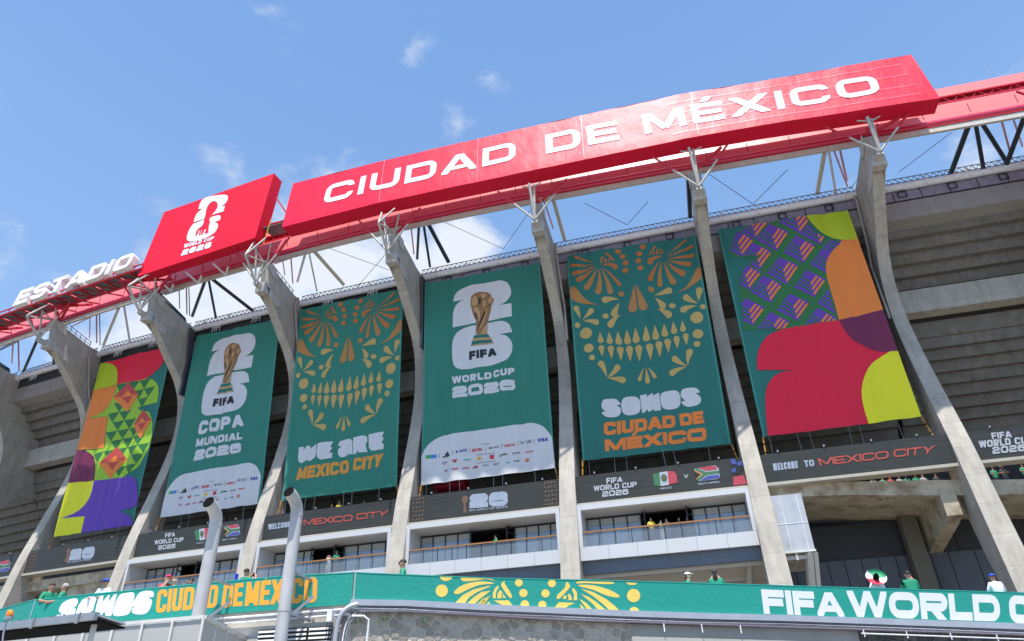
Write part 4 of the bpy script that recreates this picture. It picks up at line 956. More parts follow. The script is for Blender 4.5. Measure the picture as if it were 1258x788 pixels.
blob_S2 = spline([(812, 170), (830, 130), (880, 118), (935, 118), (965, 135), (975, 158), (942, 165), (972, 185), (988, 215), (975, 255), (930, 274), (870, 280), (832, 262), (820, 236), (850, 228), (818, 200)], 3)
for p in (blob_S1, blob_O1, blob_M, blob_O2, blob_S2): put(S5, t5, 'letter', b_white, [p], .03, o3, k3)
text(S5, 'CIUDAD', [(152, 415), (764, 350), (155, 528), (768, 455)], b_orange, t5, .30, .45, .03, o3, k3, gap=.06)
text(S5, 'DE', [(798, 343), (1003, 315), (812, 447), (1018, 420)], b_orange, t5, .30, .45, .03, o3, k3, gap=.06)
text(S5, 'MÉXICO', [(160, 566), (1030, 455), (168, 666), (1036, 568)], b_orange, t5, .32, .5, .03, o3, k3, gap=.07)
# ---- banner 3 (same artwork, its own lettering)
B3 = ((369.1, 380.8), (495, 355), (346.2, 615.6), (488, 597.4))
S3, t3 = banner('banner', 'green skull banner lettered WE ARE MEXICO CITY in white and yellow orange', B3, b_green, 3)
S3b = Surf([(at_r(*B5[0], 0), at_r(*B5[1], 0), at_r(*B5[2], -.75), at_r(*B5[3], -.75))])
skull(S3, t3, lambda x, y: (lambda q: (q[0]/S3b.A[-1]*S3.A[-1]*1.0, q[1]*1.01))(S3b.inv(x, y)))
o3b, k3b = (350, 520), 8.986
for p in ([(146, 265), (205, 260), (206, 300), (238, 262), (265, 248), (292, 262), (298, 290), (352, 232), (352, 300), (340, 380), (300, 418), (262, 424), (246, 408), (215, 430), (180, 442), (150, 428), (138, 395)],
          [(365, 228), (400, 215), (538, 205), (505, 268), (530, 270), (492, 328), (528, 328), (524, 386), (400, 405), (365, 385), (354, 340)],
          spline([(588, 250), (605, 205), (660, 185), (725, 178), (752, 210), (750, 275)], 3, False)+[(750, 345), (700, 352), (695, 325), (692, 358)]+spline([(692, 358), (625, 378), (592, 350), (584, 310), (600, 275), (630, 258)], 3, False),
          [(762, 165), (840, 142), (880, 138), (905, 150), (914, 190), (890, 245), (912, 318), (815, 328), (802, 300), (798, 338), (755, 350)],
          [(925, 128), (960, 115), (1092, 92), (1068, 155), (1090, 158), (1065, 222), (1088, 224), (1086, 286), (985, 305), (945, 300), (925, 270)]):
    put(S3, t3, 'letter', b_white, [p], .03, o3b, k3b)
text(S3, 'MEXICO', [(148, 495), (710, 405), (118, 632), (712, 550)], b_amber, t3, .27, .5, .03, o3b, k3b, gap=.05)
text(S3, 'CITY', [(768, 392), (1088, 335), (755, 533), (1060, 480)], b_amber, t3, .27, .5, .03, o3b, k3b, gap=.05)
# ---- 26 emblem with trophy (banners 4 and 2)
def tr26(S, t, f, fifa, tw=False):
    "f: maps the fourth banner's zoom coordinates to the surface"
    two = spline([(78, 236), (95, 175), (150, 130), (230, 105)], 4, False)+spline([(455, 66), (510, 80), (542, 130), (540, 190), (500, 240), (450, 265)], 4, False)+[(548, 250), (552, 355), (75, 446), (76, 360)]+spline([(76, 340), (90, 285), (120, 245), (160, 220)], 4, False)
    six = spline([(260, 428), (170, 450), (100, 500), (72, 580), (74, 700), (95, 765), (150, 785)], 4, False)+spline([(220, 780), (400, 745), (500, 710), (545, 660), (556, 610), (550, 560), (510, 515), (450, 500)], 4, False)+[(556, 484)]+spline([(556, 484), (530, 420), (480, 394), (420, 396)], 4, False)
    S.decal('emblem_numeral', [[f(*p) for p in two]], b_white, t, .03); S.decal('emblem_numeral', [[f(*p) for p in six]], b_white, t, .03)
    cup = spline([(222, 270), (226, 205), (262, 170), (320, 158), (375, 172), (392, 210)], 4, False)+[(406, 208), (402, 236), (390, 262), (376, 330), (352, 412), (352, 500), (262, 505), (266, 400), (240, 340)]
    def L(nm, P, m, o): S.decal(nm, [[f(*p) for p in q] for q in P], m, t, o)
    L('trophy_print', [cup], b_bronze, .05)
    L('trophy_highlight', [spline([(232, 262), (238, 215), (262, 195), (280, 230), (270, 265), (248, 275)], 3), [(245, 290), (272, 282), (300, 320), (292, 400), (270, 380)], [(300, 175), (345, 170), (340, 200), (310, 215)], [(380, 200), (392, 215), (385, 250), (362, 275), (360, 230)]], b_gold2, .065)
    L('trophy_highlight', [[(338, 300), (352, 290), (352, 330), (320, 420), (272, 500), (262, 505), (300, 420)], [(330, 440), (348, 420), (350, 498), (300, 502)], [(318, 230), (335, 222), (345, 262), (322, 290)]], b_gold2, .065)
    L('trophy_shadow', [[(282, 215), (305, 205), (302, 255), (285, 262)], [(322, 330), (345, 300), (335, 345), (282, 470), (274, 488), (285, 430)], [(356, 262), (378, 240), (372, 270)], [(252, 325), (270, 335), (282, 385), (262, 372)]], b_bronze_d, .075)
    L('trophy_base', [[(248, 512), (360, 498), (404, 572), (220, 600)]], b_teal, .05)
    L('trophy_base', [[(240, 538), (378, 520), (390, 540), (232, 560)], [(222, 592), (402, 562), (404, 572), (220, 600)]], b_gold2, .065)
    Q = [f(*p) for p in [(208, 640), (420, 608), (208, 710), (428, 670)]]
    wid = (Q[1][0]-Q[0][0]); hh = (Q[2][1]-Q[0][1])*S.h; asp = wid/hh
    for ch, x, w in layout('FIFA', asp, .30, .1):
        S.decal('letter', [[bil(Q, (x+a)/asp, b) for a, b in p] for p in glyph(ch, w, .30, .4)], b_black, t, .05)
def sponsors(S, t, f):
    "sponsor panel: f maps the fourth banner's lower zoom (515,510 x7.189) to the surface"
    def L(nm, P, m, o=.05): S.decal(nm, [[f(*p) for p in q] for q in P], m, t, o)
    L('white_panel', [spline([(20, 365), (60, 290), (130, 220), (215, 180)], 4, False)+[(215, 180), (900, 80)]+spline([(900, 80), (1000, 70), (1090, 100), (1140, 150), (1172, 195)], 4, False)+[(1172, 195), (1206, 470), (10, 622)]], b_white, .03)
    blue = mat('navy print', (.02, .04, .36), .5); red = mat('red print', (.62, .03, .05), .5); gry = mat('grey print', (.16, .17, .20), .5); grn = mat('green print', (.05, .38, .12), .5); tealp = mat('turquoise print', (.05, .45, .42), .5); yel = mat('yellow print', (.75, .5, .03), .5); lb = mat('blue print', (.05, .22, .62), .5)
    def tx(s, q, m, w=.2):
        Q = [f(*p) for p in q]; asp = abs(Q[1][0]-Q[0][0])/(abs(Q[2][1]-Q[0][1])*S.h); polys = []
        for ch, x, wd in layout(s, asp, w, w*.5):
            if ch != ' ': polys += [[bil(Q, (x+a)/asp, b) for a, b in p] for p in glyph(ch, wd, w, .5)]
        S.decal('sponsor_name', polys, m, t, .05)
    L('sponsor_logo', [[(58, 360), (105, 353), (105, 383), (58, 388)]], grn); L('sponsor_logo', [[(105, 353), (152, 348), (152, 378), (105, 383)]], lb)
    L('sponsor_logo', [[(205, 368), (222, 356), (232, 374), (210, 377)], [(222, 345), (238, 336), (256, 370), (238, 374)], [(238, 332), (252, 322), (272, 364), (258, 368)]], b_black)
    L('sponsor_logo', [[(326, 330), (336, 312), (346, 330), (336, 345)]], blue)
    tx('ADI', [(356, 310), (422, 300), (356, 334), (422, 324)], blue, .24); tx('COCA COLA', [(466, 300), (555, 288), (466, 328), (555, 316)], red, .16)
    tx('HYUNDAI', [(640, 282), (705, 272), (640, 296), (705, 287)], gry, .18); L('sponsor_logo', [disc(626, 292, 13, 10)], gry); tx('LENOVO', [(750, 264), (848, 254), (750, 285), (848, 275)], red, .2)
    tx('QATAR', [(895, 232), (992, 218), (895, 256), (992, 246)], gry, .15); tx('VISA', [(1044, 210), (1138, 200), (1048, 242), (1138, 232)], blue, .24)
    for x, y in ((175, 358), (300, 338), (442, 316), (586, 298), (728, 276), (872, 256), (1014, 234)): L('divider', [[(x, y-22), (x+3, y-22), (x+3, y+22), (x, y+22)]], gry)
    for s, x, y, w, m in [('ARAMCO', 200, 420, 42, gry), ('BANK', 298, 405, 45, red), ('HISENSE', 392, 400, 66, tealp), ('MENGNIU', 735, 352, 42, b_black), ('UNILEVER', 822, 342, 70, gry), ('VERIZON', 932, 328, 74, red), ('AIRBNB', 292, 484, 58, red), ('DIAGEO', 386, 472, 54, red), ('DOORDASH', 468, 468, 56, gry), ('ROCK', 562, 448, 52, gry), ('AMBEV', 650, 436, 56, gry), ('VALVE', 772, 422, 28, tealp), ('THE HOME', 834, 410, 54, gry)]:
        tx(s, [(x, y-6), (x+w, y-6-w*.13), (x, y+8), (x+w, y+8-w*.13)], m, .2)
    tx('PARTNERS', [(548, 258), (618, 249), (548, 266), (618, 257)], gry, .18); tx('SPONSORS OF THE WORLD CUP', [(505, 350), (668, 330), (505, 358), (668, 338)], gry, .18); tx('TOURNAMENT SUPPORTERS', [(505, 424), (675, 402), (505, 432), (675, 410)], gry, .18)
    L('sponsor_logo', [disc(532, 385, 20, 17)], yel); L('sponsor_logo', [disc(535, 383, 9, 7)], red); L('sponsor_logo', [[(622, 354), (660, 349), (660, 385), (622, 390)]], red); L('sponsor_logo', [disc(641, 369, 10, 8)], yel)
    L('sponsor_logo', [[(712, 350), (730, 347), (730, 370), (712, 372)]], grn); L('sponsor_logo', [[(217, 482), (228, 480), (240, 495), (232, 505)]], red); L('sponsor_logo', [[(238, 492), (248, 478), (256, 480), (242, 502)]], lb)
    L('sponsor_logo', [[(480, 448), (512, 446), (514, 462), (498, 466)]], red); L('sponsor_logo', [[(936, 384), (968, 380), (968, 412), (936, 416)]], mat('salmon print', (.68, .18, .10), .5)); L('sponsor_logo', [disc(320, 415, 14, 11)], red); L('sponsor_logo', [[(210, 434), (226, 432), (220, 446)]], red)
B4 = ((522.6, 349.2), (663.4, 322.6), (516.9, 596.3), (682.4, 575.3))
S4, t4 = banner('banner', 'green trophy banner lettered WORLD CUP 2026 with white sponsor foot', B4, b_green, 4)
tr26(S4, t4, lambda x, y: S4.inv(545+x/6.57, 335+y/6.57), None)
o4, k4 = (510, 310), 2.627
text(S4, 'WORLD', [(120, 403), (246, 386), (122, 426), (246, 408)], b_white, t4, .30, .7, .03, o4, k4)
text(S4, 'CUP', [(252, 382), (320, 372), (252, 405), (321, 393)], b_white, t4, .30, .7, .03, o4, k4)
text(S4, '2026', [(120, 437), (321, 409), (122, 473), (324, 443)], b_white, t4, .32, .62, .03, o4, k4, gap=.07)
sponsors(S4, t4, lambda x, y: S4.inv(515+x/7.189, 510+y/7.189))
# ---- banner 2
B2 = ((241.4, 413.6), (344.5, 391.5), (197.5, 636.2), (319.5, 619))
S2, t2 = banner('banner', 'green trophy banner lettered COPA MUNDIAL 2026 with white sponsor foot', B2, b_green, 2)
def aff(src, dst):
    A = []; b = []
    for (x, y), (u, v) in zip(src, dst): A += [[x, y, 1, 0, 0, 0], [0, 0, 0, x, y, 1]]; b += [u, v]
    m = np.linalg.lstsq(np.array(A, float), np.array(b, float), rcond=None)[0]
    return lambda x, y: (m[0]*x+m[1]*y+m[2], m[3]*x+m[4]*y+m[5])
q2 = lambda x, y: (190+x/2.919, 380+y/2.919)
f2a = aff([(78, 236), (545, 130), (552, 355), (75, 446), (95, 765), (545, 660), (556, 484), (208, 640), (428, 640)], [q2(205, 155), q2(362, 112), q2(350, 205), q2(187, 242), q2(172, 365), q2(325, 345), q2(338, 258), q2(213, 327), q2(283, 322)])
tr26(S2, t2, lambda x, y: S2.inv(*f2a(x, y)), None)
text(S2, 'COPA', [(162, 402), (316, 376), (152, 452), (318, 418)], b_white, t2, .30, .6, .03, (190, 380), 2.919)
text(S2, 'MUNDIAL', [(150, 465), (315, 440), (145, 495), (313, 466)], b_white, t2, .30, .5, .03, (190, 380), 2.919)
text(S2, '2026', [(145, 506), (310, 478), (137, 545), (310, 513)], b_white, t2, .32, .62, .03, (190, 380), 2.919, gap=.07)
sb = lambda x, y: (190+x/2.919, 380+y/2.919)
f2b = aff([(20, 365), (215, 180), (1000, 70), (1172, 195), (1206, 470), (10, 622), (1138, 215), (58, 370)], [sb(47, 652), sb(98, 592), sb(350, 553), sb(384, 590), sb(362, 703), sb(22, 748), sb(374, 610), sb(54, 660)])
sponsors(S2, t2, lambda x, y: S2.inv(*f2b(x, y)))
# ---- banner 1
B1 = ((124.3, 446.4), (213, 424.5), (66.5, 660.3), (162.3, 645.5))
S1, t1 = banner('banner', 'multicoloured geometric banner with green triangles and purple foot, leftmost of all', B1, b_teal, 1)
o, k = (50, 420), 3.029
put(S1, t1, 'red_field', b_red, [[(222, 84), (426, 26), (448, 22), (462, 60)]+spline([(450, 88), (420, 118), (385, 138), (350, 150)], 4, False)+[(283, 162), (280, 90)]], .03, o, k)
lat = [(283, 160), (350, 148), (430, 134)]
field = [(283, 160)]+[(350, 148)]+spline([(372, 140), (410, 138), (436, 160), (440, 190)], 4, False)+[(436, 226), (360, 245), (372, 256), (405, 262)]+spline([(405, 262), (416, 300), (410, 370), (385, 430), (345, 480), (300, 505)], 4, False)+[(205, 518), (172, 405), (240, 395), (252, 276), (172, 288)]+spline([(172, 288), (230, 262), (262, 220), (280, 180)], 4, False)
put(S1, t1, 'lime_field', b_lime2, [field], .03, o, k)
# dark triangles, clipped to the field with a point test on an affine lattice
def inpoly(x, y, P):
    c = False; n = len(P)
    for i in range(n):
        (x1, y1), (x2, y2) = P[i], P[i-1]
        if (y1 > y) != (y2 > y) and x < (x2-x1)*(y-y1)/(y2-y1)+x1: c = not c
    return c
e1, e2 = (42.0, -8.5), (17.5, 30.5)   # right along a row, down one row
diam = [((330, 152), (362, 196), (325, 262), (272, 210)), ((384, 254), (414, 292), (374, 360), (344, 310)), ((286, 390), (320, 438), (258, 510), (220, 454))]
for r in range(-3, 14):
    for c in range(-12, 12):
        x = 283+e1[0]*c+e2[0]*r; y = 162+e1[1]*c+e2[1]*r
        tri_ = [(x, y), (x+e1[0], y+e1[1]), (x+e2[0], y+e2[1])]
        cx, cy = sum(q[0] for q in tri_)/3, sum(q[1] for q in tri_)/3
        if all(inpoly(*q, field) for q in [(cx+(px_-cx)*.8, cy+(py_-cy)*.8) for px_, py_ in tri_]) and not any(inpoly(cx, cy, d) for d in diam):
            put(S1, t1, 'triangle', b_leaf, [tri_], .045, o, k)
for d in diam:
    T_, R_, Bt, L_ = d; cx, cy = (T_[0]+Bt[0])/2, (T_[1]+Bt[1])/2
    put(S1, t1, 'diamond', b_coral, [[T_, R_, L_]], .06, o, k); put(S1, t1, 'diamond', b_orange, [[L_, R_, Bt]], .06, o, k)
    s = .45; m_ = lambda p: (cx+(p[0]-cx)*s, cy+(p[1]-cy)*s)
    put(S1, t1, 'diamond', b_orange, [[m_(T_), m_(R_), m_(L_)]], .075, o, k); put(S1, t1, 'diamond', b_coral, [[m_(L_), m_(R_), m_(Bt)]], .075, o, k)
put(S1, t1, 'lime_shape', b_lime, [[(222, 82)]+spline([(240, 80), (270, 86), (286, 110), (285, 160)], 4, False)+[(285, 160), (192, 183)]], .05, o, k)
put(S1, t1, 'orange_shape', b_orange, [[(192, 183), (284, 162)]+spline([(284, 162), (268, 210), (230, 262), (172, 290)], 4, False)+[(172, 290), (252, 277), (238, 396), (132, 405)]], .052, o, k)
put(S1, t1, 'plum_shape', b_plum, [[(132, 406)]+spline([(150, 404), (185, 415), (204, 450), (203, 517)], 4, False)+[(203, 517), (98, 528)]], .054, o, k)
put(S1, t1, 'purple_shape', b_purple, [[(203, 518), (300, 505)]+spline([(300, 505), (340, 502), (358, 530), (362, 600)], 4, False)+[(362, 608), (298, 632)]+spline([(298, 632), (325, 645), (340, 665), (338, 685)], 4, False)+[(152, 712), (166, 650), (75, 658)]], .05, o, k)
put(S1, t1, 'yellow_shape', b_yel, [[(98, 527), (201, 518)]+spline([(201, 518), (185, 580), (140, 630), (75, 658)], 4, False)+[(75, 658), (166, 650), (152, 712), (50, 727)]], .056, o, k)
# ---- banner 6
B6 = ((881.9, 282.4), (1040.8, 258.4), (937.1, 537.4), (1131.2, 512.7))
S6, t6 = banner('banner', 'multicoloured banner of purple striped diamonds over a crimson field, rightmost of all', B6, b_teal, 6)
o, k = (885, 255), 4.922
fld = [(180, 96), (520, 52)]+spline([(520, 58), (570, 140), (660, 190), (770, 198)], 4, False)+[(775, 200), (700, 250), (640, 340), (650, 440), (715, 685), (350, 740), (140, 745), (112, 490)]+spline([(112, 480), (115, 430), (140, 370), (180, 330), (262, 292)], 4, False)+[(60, 305)]+spline([(60, 300), (60, 230), (100, 150), (180, 100)], 4, False)
put(S6, t6, 'green_field', b_leaf, [fld], .03, o, k)
def cutp(poly, P):
    "Sutherland-Hodgman of a convex cell against nothing; keeps cells whose middle lies in P"
    return poly
def ins(p): return inpoly(p[0], p[1], fld)
E1, E2 = (162, -35.0), (58, 88.0)      # lattice of diamonds: right, and down-right
cells = [(315, 185), (478, 262), (377, 388), (542, 470), (278, 500), (440, 610), (215, 300), (106, 222), (455, 84), (577, 150), (640, 335), (684, 572), (172, 640), (150, 424), (720, 228), (322, 722), (606, 700), (190, 112)]
for (cx, cy) in cells:
    hx, hy = 96, 58; h2x, h2y = 36, 84      # half diagonals
    Tp, Rp, Bp, Lp = (cx-22, cy-88), (cx+94, cy-34), (cx+26, cy+78), (cx-98, cy+12)
    D_ = [Tp, Rp, Bp, Lp]
    def clipd(poly):
        # clip polygon to field via cdt sampling: subdivide to small convex bits inside
        out = []
        n = 14
        P0, P1, P2, P3 = poly if len(poly) == 4 else (poly+[poly[-1]])
        g = lambda a, b: tuple((P0[i]*(1-a)+P1[i]*a)*(1-b)+(P3[i]*(1-a)+P2[i]*a)*b for i in (0, 1))
        if all(ins(q) for q in poly): return [poly]
        for i in range(n):
            for j in range(n):
                q = [g(i/n, j/n), g((i+1)/n, j/n), g((i+1)/n, (j+1)/n), g(i/n, (j+1)/n)]
                if all(ins(x_) for x_ in q): out.append(q)
        return out
    P = clipd(D_)
    if P: put(S6, t6, 'diamond', b_purple, P, .045, o, k)
    mid_ = (cx+6, cy+12)
    at = lambda a, b: (Lp[0]+(Tp[0]-Lp[0])*a+(Bp[0]-Lp[0])*b, Lp[1]+(Tp[1]-Lp[1])*a+(Bp[1]-Lp[1])*b)   # a up-right, b down-right
    gs, os_ = [], []
    for q0 in (.16, .34, .52):      # green bars parallel to L-B side on the lower left, orange bars on the right
        gs += clipd([at(q0, .0+.02), at(q0+.07, .02), at(q0+.07, 1-q0-.09+.02), at(q0, 1-q0+.02-.02)])
    for q0 in (.50, .68, .86):
        os_ += clipd([at(1-q0+.02-.0, q0-.02), at(.98 if q0 < .8 else .94, q0-.02), at(.98 if q0 < .8 else .94, q0+.08), at(1-q0-.06, q0+.08)])
    if gs: put(S6, t6, 'green_stripe', b_leaf, gs, .06, o, k)
    if os_: put(S6, t6, 'orange_stripe', b_orange, os_, .065, o, k)
put(S6, t6, 'lime_shape', b_lime, [[(516, 52), (772, 22), (836, 196)]+spline([(836, 198), (740, 200), (640, 170), (560, 110), (516, 52)], 4, False)], .06, o, k)
put(S6, t6, 'orange_shape', b_orange, [[(838, 196)]+spline([(760, 200), (690, 250), (645, 320), (640, 400), (660, 480), (718, 684)], 4, False)+[(718, 684), (900, 650)]], .062, o, k)
o, k = (880, 250), 2.627
put(S6, t6, 'orange_shape', b_orange, [[(455, 118), (542, 345), (396, 378), (380, 320), (420, 200)]], .061, o, k)
put(S6, t6, 'crimson_shape', b_red, [spline([(215, 406), (165, 430), (135, 480), (132, 540)], 4, False)+[(255, 538)]+spline([(255, 538), (200, 550), (165, 590), (158, 650), (166, 752)], 4, False)+[(495, 717), (640, 600), (590, 480), (396, 378)]], .058, o, k)
put(S6, t6, 'plum_shape', b_plum, [[(396, 377), (542, 345), (593, 480)]+spline([(593, 480), (520, 478), (440, 440), (396, 377)], 4, False)], .085, o, k)
put(S6, t6, 'yellow_shape', b_yel, [[(593, 479)]+spline([(560, 480), (500, 520), (472, 580), (472, 640), (493, 717)], 4, False)+[(493, 717), (660, 690)]], .092, o, k)
# ================================================================== LED SCREENS
led_face = mat('dark led screen', (.042, .045, .042), .45, var=.25, nscale=1.1, spec=.25, stretch=(.5, .5, 7))
led_case = mat('led casing', (.03, .03, .032), .5)
lip_m = mat('beige screen ledge', (.42, .39, .32), .6, var=.1)
p_white = mat('led white', (.40, .42, .46), .5); p_grey = mat('led grey', (.30, .35, .43), .5); p_red = mat('led orange red', (.42, .07, .045), .5); p_br = mat('led bronze', (.16, .085, .05), .5); p_green = mat('led green', (.04, .16, .07), .5)
p_rd = mat('led red', (.42, .05, .07), .5); p_blue = mat('led blue', (.05, .07, .30), .5); p_black = mat('led black', (.01, .01, .01), .5); p_gold = mat('led gold', (.40, .22, .04), .5)
def led_surf(i):
    O, th = bayframe(i); c, s_ = math.cos(th), math.sin(th)
    def w(x, y, z): return np.array([O[0]+x*c-y*s_, O[1]+x*s_+y*c, z])
    return Surf([(w(-5.88, -.42, 16.24), w(5.88, -.42, 16.24), w(-5.88, -.40, 14.33), w(5.88, -.40, 14.33))]), w, th
CASE = lmesh(bx(-5.9, 5.9, -.395, -.1, 14.28, 16.28), led_case, 'casing'); LIP = lmesh(bx(-5.95, 5.95, -.5, .5, 14.07, 14.27), lip_m, 'ledge')
SPOT = MB(); bx(-.05, .05, -.5, -.3, 16.34, 16.46, SPOT); SPOT.tube([(0, -.3, 16.36), (0, -.2, 16.24)], .03, 5); SPT = lmesh(SPOT, steel_grey, 'spotlight')
def led(i, label):
    S, w, th = led_surf(i); t = thing('led_screen', label, 'screen', w(0, -.4, 14.3), 'long led screens between the ribs')
    S.sheet('screen_face', led_face, t, nb=1)
    O, th = bayframe(i); inst('casing', CASE, t, wloc=O, rz=th); inst('ledge', LIP, t, wloc=O, rz=th)
    for x in (-4.4, -1.4, 1.6, 4.4): inst('spotlight', SPT, t, wloc=O, rz=th, off=(x+.3*math.sin(i*5), 0, 0))
    for k in range(1, 12): S.decal('module_joint', [[(k*11.76/12-.006, 0), (k*11.76/12+.006, 0), (k*11.76/12+.006, 1), (k*11.76/12-.006, 1)]], led_case, t, .004)
    return S, t
def flags(S, t, fm, fs):
    "shield shaped flags; fm, fs give photo pixels for unit coordinates"
    def R(x0, x1): return [(x0, .08), (x1, .02), (x1, .92), (x0, .98)]
    sh = lambda f, P: [S.inv(*f(*q)) for q in P]
    S.decal('flag', [sh(fm, [(0.0, .12), (.3, .05), (.3, .98), (.06, .92)])], p_green, t, .02); S.decal('flag', [sh(fm, [(.3, .05), (.64, 0), (.64, .95), (.3, .98)])], p_white, t, .02); S.decal('flag', [sh(fm, [(.64, 0), (.9, .03), (1, .3), (1, .85), (.64, .93)])], p_rd, t, .02)
    S.decal('flag_emblem', [sh(fm, disc(.47, .45, .13, .26))], p_green, t, .03); S.decal('flag_emblem', [sh(fm, disc(.47, .42, .07, .16))], p_br, t, .04)
    S.decal('flag', [sh(fs, [(0, .12), (.85, 0), (1, .25), (1, .8), (.92, .95), (.1, 1.0)])], p_white, t, .02)
    S.decal('flag', [sh(fs, [(.16, .08), (.84, .02), (.97, .28), (.5, .34)])], p_rd, t, .03); S.decal('flag', [sh(fs, [(.5, .68), (.98, .66), (.96, .9), (.18, .97)])], p_blue, t, .03)
    S.decal('flag', [sh(fs, [(.02, .14), (.12, .1), (.48, .42), (1, .38), (1, .58), (.48, .6), (.14, .96), (.05, .94), (.36, .53)])], p_green, t, .035)
    S.decal('flag', [sh(fs, [(0, .2), (.33, .53), (.04, .88)])], p_gold, t, .04); S.decal('flag', [sh(fs, [(0, .3), (.22, .54), (.03, .8)])], p_black, t, .05)
def wc(S, t, q1, q2_, q3):
    text(S, 'FIFA', q1, p_white, t, .24, .4, .02, name='letter'); text(S, 'WORLD CUP', q2_, p_white, t, .24, .5, .02); text(S, '2026', q3, p_white, t, .25, .6, .02)
def quad(o, k, *p): return [(o[0]+x/k, o[1]+y/k) for x, y in p]
def fmap(q):
    tl, tr, bl, br = q; return lambda x, y: tuple((tl[i]*(1-x)+tr[i]*x)*(1-y)+(bl[i]*(1-x)+br[i]*x)*y for i in (0, 1))
def small(S, t, s, q, m=None, w=.2): text(S, s, q, m or p_grey, t, w, .5, .02, join=True, name='caption')
def ornament(S, t, x0, x1, flip=False):
    rnd = random.Random(3); 
    for kx in range(4):
        for ky in range(6):
            a = x0+(x1-x0)*(kx+.5)/4; b = (ky+.5)/6
            S.decal('ornament', [disc(a+rnd.uniform(-.05, .05), b, .09, .035, 8) if (kx+ky) % 2 else [(a-.12, b+.05), (a+.02, b-.05), (a+.12, b-.03), (a, b+.06)]], p_br, t, .02)
# screen 5
S, t = led(5, 'led screen showing two national flags below the SOMOS banner'); o, k = (700, 550), 4.376
wc(S, t, quad(o, k, (196, 165), (283, 158), (198, 195), (283, 185)), quad(o, k, (128, 207), (360, 184), (130, 235), (360, 212)), quad(o, k, (174, 236), (315, 222), (175, 266), (316, 252)))
flags(S, t, fmap(quad(o, k, (443, 134), (572, 124), (450, 214), (580, 200))), fmap(quad(o, k, (668, 106), (798, 94), (676, 184), (810, 172))))
text(S, 'V', quad(o, k, (613, 146), (638, 144), (613, 165), (638, 163)), p_white, t, .25, .5, .02)
small(S, t, 'MEXICO', quad(o, k, (487, 217), (548, 210), (487, 227), (548, 220))); small(S, t, 'SOUTH AFRICA', quad(o, k, (690, 192), (805, 180), (690, 202), (805, 190)))
for p, m in (([(862, 62), (958, 52), (940, 110), (900, 150), (868, 140)], p_black), ([(862, 65), (885, 62), (900, 90), (870, 90)], p_blue), ([(868, 118), (890, 108), (895, 128), (872, 138)], p_blue), ([(900, 80), (925, 72), (925, 95), (905, 100)], p_blue), ([(918, 56), (958, 52), (952, 78)], p_green), ([(935, 92), (962, 82), (972, 150), (940, 145)], p_red), ([(878, 158), (935, 148), (955, 196), (880, 205)], p_rd), ([(952, 180), (984, 174), (984, 194), (955, 198)], p_gold)):
    put(S, t, 'mosaic', m, [p], .02+.01*(m is not p_black), o, k)
# screen 6
S, t = led(6, 'led screen reading WELCOME TO MEXICO CITY under the striped diamond banner'); o, k = (908, 488), 2.6257
text(S, 'WELCOME', quad(o, k, (108, 215), (188, 206), (112, 238), (190, 229)), p_grey, t, .24, .45, .02, gap=.09); text(S, 'TO', quad(o, k, (208, 205), (240, 202), (212, 227), (243, 222)), p_grey, t, .24, .45, .02, gap=.09)
text(S, 'MEXICO', quad(o, k, (252, 199), (482, 173), (262, 222), (482, 198)), p_red, t, .2, .8, .02); text(S, 'CITY', quad(o, k, (497, 170), (634, 156), (500, 195), (625, 182)), p_red, t, .2, .8, .02)
# screen 7
S, t = led(7, 'led screen reading WORLD CUP 2026 right of the rightmost rib'); wc(S, t, quad(o, k, (812, 116), (876, 110), (816, 136), (880, 130)), quad(o, k, (772, 142), (945, 126), (776, 164), (948, 148)), quad(o, k, (815, 162), (922, 152), (818, 184), (924, 174)))
# screen 4
S, t = led(4, 'led screen showing a large 26 under the WORLD CUP 2026 banner'); o, k = (490, 580), 5.252
text(S, '26', quad(o, k, (456, 146), (704, 124), (456, 236), (704, 216)), p_grey, t, .36, .6, .02, gap=.05)
small(S, t, 'FIFA WORLD CUP MEXICO', quad(o, k, (455, 244), (702, 217), (455, 256), (702, 230)), p_grey)
put(S, t, 'trophy_mark', p_br, [spline([(408, 165), (425, 155), (445, 160), (445, 185), (432, 205), (434, 230), (436, 260), (416, 262), (420, 215), (410, 190)], 3)], .02, o, k)
ornament(S, t, .15, 1.2); ornament(S, t, 10.6, 11.6)
# screen 3
S, t = led(3, 'led screen reading WELCOME TO MEXICO CITY under the WE ARE banner'); o, k = (300, 600), 6.06
text(S, 'WELCOME', quad(o, k, (180, 268), (345, 248), (182, 310), (345, 288)), p_grey, t, .24, .45, .02, gap=.09); text(S, 'TO', quad(o, k, (360, 248), (425, 240), (360, 287), (425, 278)), p_grey, t, .24, .45, .02, gap=.09)
text(S, 'MEXICO', quad(o, k, (442, 235), (810, 196), (445, 279), (806, 242)), p_red, t, .2, .8, .02); text(S, 'CITY', quad(o, k, (835, 190), (1082, 163), (838, 235), (1060, 210)), p_red, t, .2, .8, .02)
# screen 2
S, t = led(2, 'led screen with flags and WORLD CUP 2026 behind the shorter duct'); o, k = (140, 610), 6.06
wc(S, t, quad(o, k, (382, 277), (455, 266), (382, 308), (455, 298)), quad(o, k, (303, 328), (520, 304), (305, 360), (518, 336)), quad(o, k, (330, 366), (460, 352), (330, 400), (458, 385)))
flags(S, t, fmap(quad(o, k, (600, 246), (714, 232), (606, 335), (720, 322))), fmap(quad(o, k, (818, 214), (934, 204), (824, 304), (940, 292))))
small(S, t, 'MEXICO', quad(o, k, (614, 345), (672, 338), (614, 355), (672, 348))); small(S, t, 'SOUTH AFRICA', quad(o, k, (806, 320), (915, 308), (806, 330), (915, 318)))
